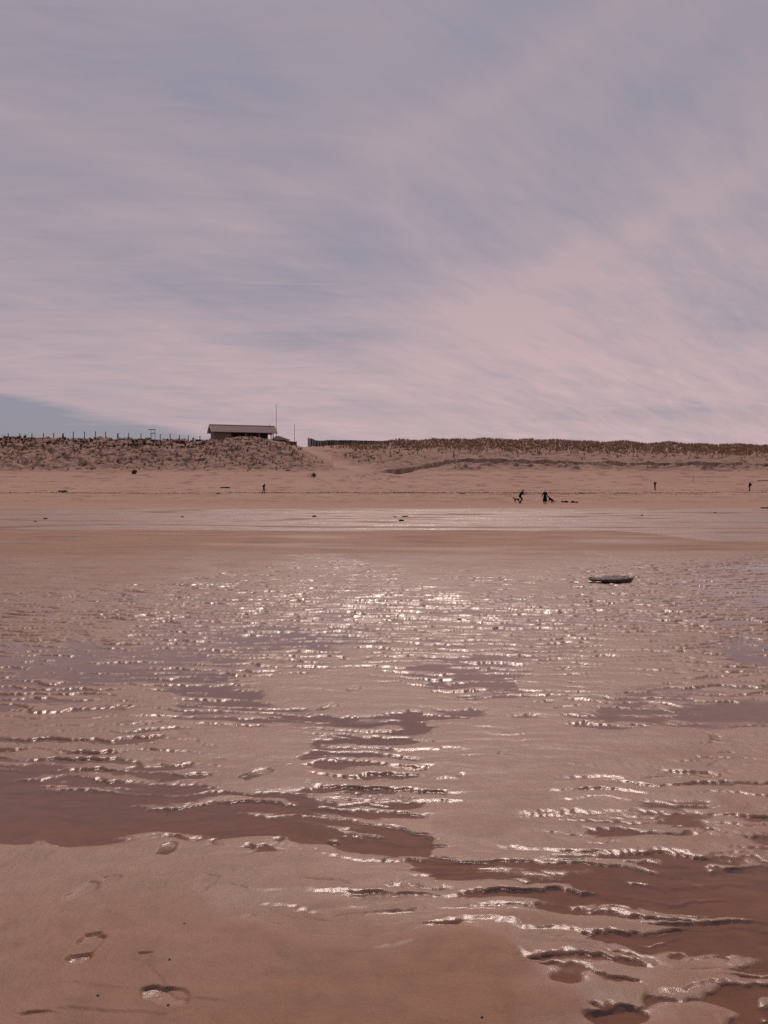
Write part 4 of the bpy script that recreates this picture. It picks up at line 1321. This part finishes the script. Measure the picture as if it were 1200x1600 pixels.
def log(px, py, length, rad, rz, label, ymin=20, mat=None, bent=.05, stubs=1):
    p = hit(px, py, ymin)
    o = empty('driftwood_log', p, rz)
    tag(o, label, 'driftwood')
    m = MB()
    n, k = 9, 9
    rr_ = random.Random(int(px * 7 + py))
    vs, fs = [], []
    for i in range(n):
        t_ = i / (n - 1)
        x_ = (t_ - .5) * length
        rd = rad * (.75 + .3 * math.sin(t_ * 2.4 + .5) + rr_.uniform(-.08, .08)) * (.6 if i in (0, n - 1) else 1)
        cy, cz = bent * length * math.sin(t_ * 3.1) * .5, rad * .75 + bent * length * .25 * math.sin(t_ * 4 + px)
        for j in range(k):
            a_ = 2 * math.pi * j / k
            vs.append((x_, cy + rd * math.cos(a_), cz + rd * math.sin(a_) * .85))
    for i in range(n - 1):
        for j in range(k):
            fs.append((i * k + j, i * k + (j + 1) % k, (i + 1) * k + (j + 1) % k, (i + 1) * k + j))
    fs += [tuple(range(k - 1, -1, -1)), tuple(range((n - 1) * k, n * k))]
    m.add(vs, fs)
    m.build('trunk', mat or M_LOG, o, True)
    for s in range(stubs):
        x_ = length * (.15 - .35 * s)
        MB().tube((x_, 0, rad), (x_ + length * .06, -rad * .6, rad * 2.3), rad * .35, rad * .2, 6).build('branch_stub', mat or M_LOG, o)
    return o


log(98, 768.5, 1.75, .16, R(-4), 'thick dark log on dry sand at the far left', 100, None, .03)
log(352, 762.5, 2.1, .13, R(-7), 'long thin dark log on the sand left of the walker', 100, None, .05)
log(341, 771.5, .7, .10, R(3), 'short dark log lying on the tide line left of the walker', 100)
log(450, 736, 1.2, .16, R(5), 'dark log at the foot of the dune above the walker', 180, None, .06)
log(606, 748.5, .9, .06, R(-8), 'thin stick on the trodden sand where the dune path ends', 150)
log(1193, 751.5, 2.8, .08, R(2), 'longest dark log near the dune foot at the right edge', 150, None, .02)
log(1196, 794.5, .9, .07, R(3), 'dark log at the edge of the shining wet strip', 60)
log(633, 807.5, .40, .035, R(4), 'flat dark plank end stranded in the shining wet strip', 40, None, .03, 0)
log(722, 771.5, 1.1, .08, R(-3), 'twisted branch lying on the tide line mid beach', 100)
log(910, 771.8, 1.0, .07, R(5), 'dark branch on the tide line behind the dogs', 100)

# dark boulder at the foot of the left dune
p = hit(210, 740, 150)
bl = tag(empty('boulder', p, R(20)), 'dark lopsided boulder at the foot of the left dune', 'boulder')
bo = lump('stone', M_DARKROCK, .5, .42, .80, 14, bl, 3, .3, .6)
for v in bo.data.vertices:
    v.co.x += .25 * (v.co.z - .4)
# thin stake
p = hit(1083, 753.5, 150)
st_ = tag(empty('wooden_stake', p), 'thin wooden stake upright in the sand below the right dune', 'stake')
MB().tube((0, 0, -.3), (.03, 0, zat(743.5, p.y) - p.z), .045, .035, 6).build('stake', M_PALE, st_)

STONES = ((55, 815, .16, 'small dark stone nearest the left edge of the wet strip'),
          (71, 811, .24, 'dark flat stone behind another at the left of the wet strip'),
          (285, 808.3, .24, 'dark stone on the wet strip below the driftwood logs'),
          (491, 807.5, .34, 'widest dark stone in the wet strip below the dune path'),
          (617, 808, .22, 'dark stone just left of the plank end in the wet strip'),
          (627, 814, .30, 'flat dark stone in front of the plank end in the wet strip'),
          (1003, 805.6, .22, 'pale brown stone on the wet strip below the slim person'),
          (1117, 801.5, .22, 'round dark stone on the wet strip towards the right'),
          (719, 759.8, .30, 'dark stone on dry sand above the tide line, right of the path'))
for i, (px, py, sz, lab) in enumerate(STONES):
    p = hit(px, py, 30)
    o = lump('stone', M_DARKROCK, sz * .52, sz * .36, sz * .30, 20 + i, None, 2, .25, .4)
    o.location = p
    o.rotation_euler = (0, 0, i * .7)
    tag(o, lab, 'stone')
for i, (px, py, sz, lab) in enumerate(((879, 785, .24, 'dark seaweed clump nearest the sitting dog'), (885, 785.2, .30, 'low dark seaweed clump second from the sitting dog'),
                                       (895, 785.4, .30, 'largest seaweed clump in the row right of the sitting dog'), (901, 785.6, .24, 'seaweed clump at the end of the row away from the dog'))):
    p = hit(px, py, 60)
    o = lump('seaweed_clump', M_WEED, sz * .9, sz * .6, sz * .8, 50 + i, None, 2, .45, .3)
    o.location = p
    tag(o, lab, 'seaweed')
for i, (px, py, lab) in enumerate(((263, 1571, 'tiny black pebble in the little pool near the footprint'), (153, 1556, 'tiny dark pebble below the boot print'), (265, 1500, 'tiny brown shell chip right of the boot print'),
                                   (753, 1590, 'tiny dark pebble on smooth sand at the bottom edge'), (288, 1443, 'tiny pale chip on the smooth sand above the boot print'))):
    p = hit(px, py, 2)
    o = lump('pebble', M_ROCK if i == 4 else M_DARKROCK, .0045, .004, .0035, 70 + i, None, 2, .2, .4)
    o.location = p
    tag(o, lab, 'pebble')
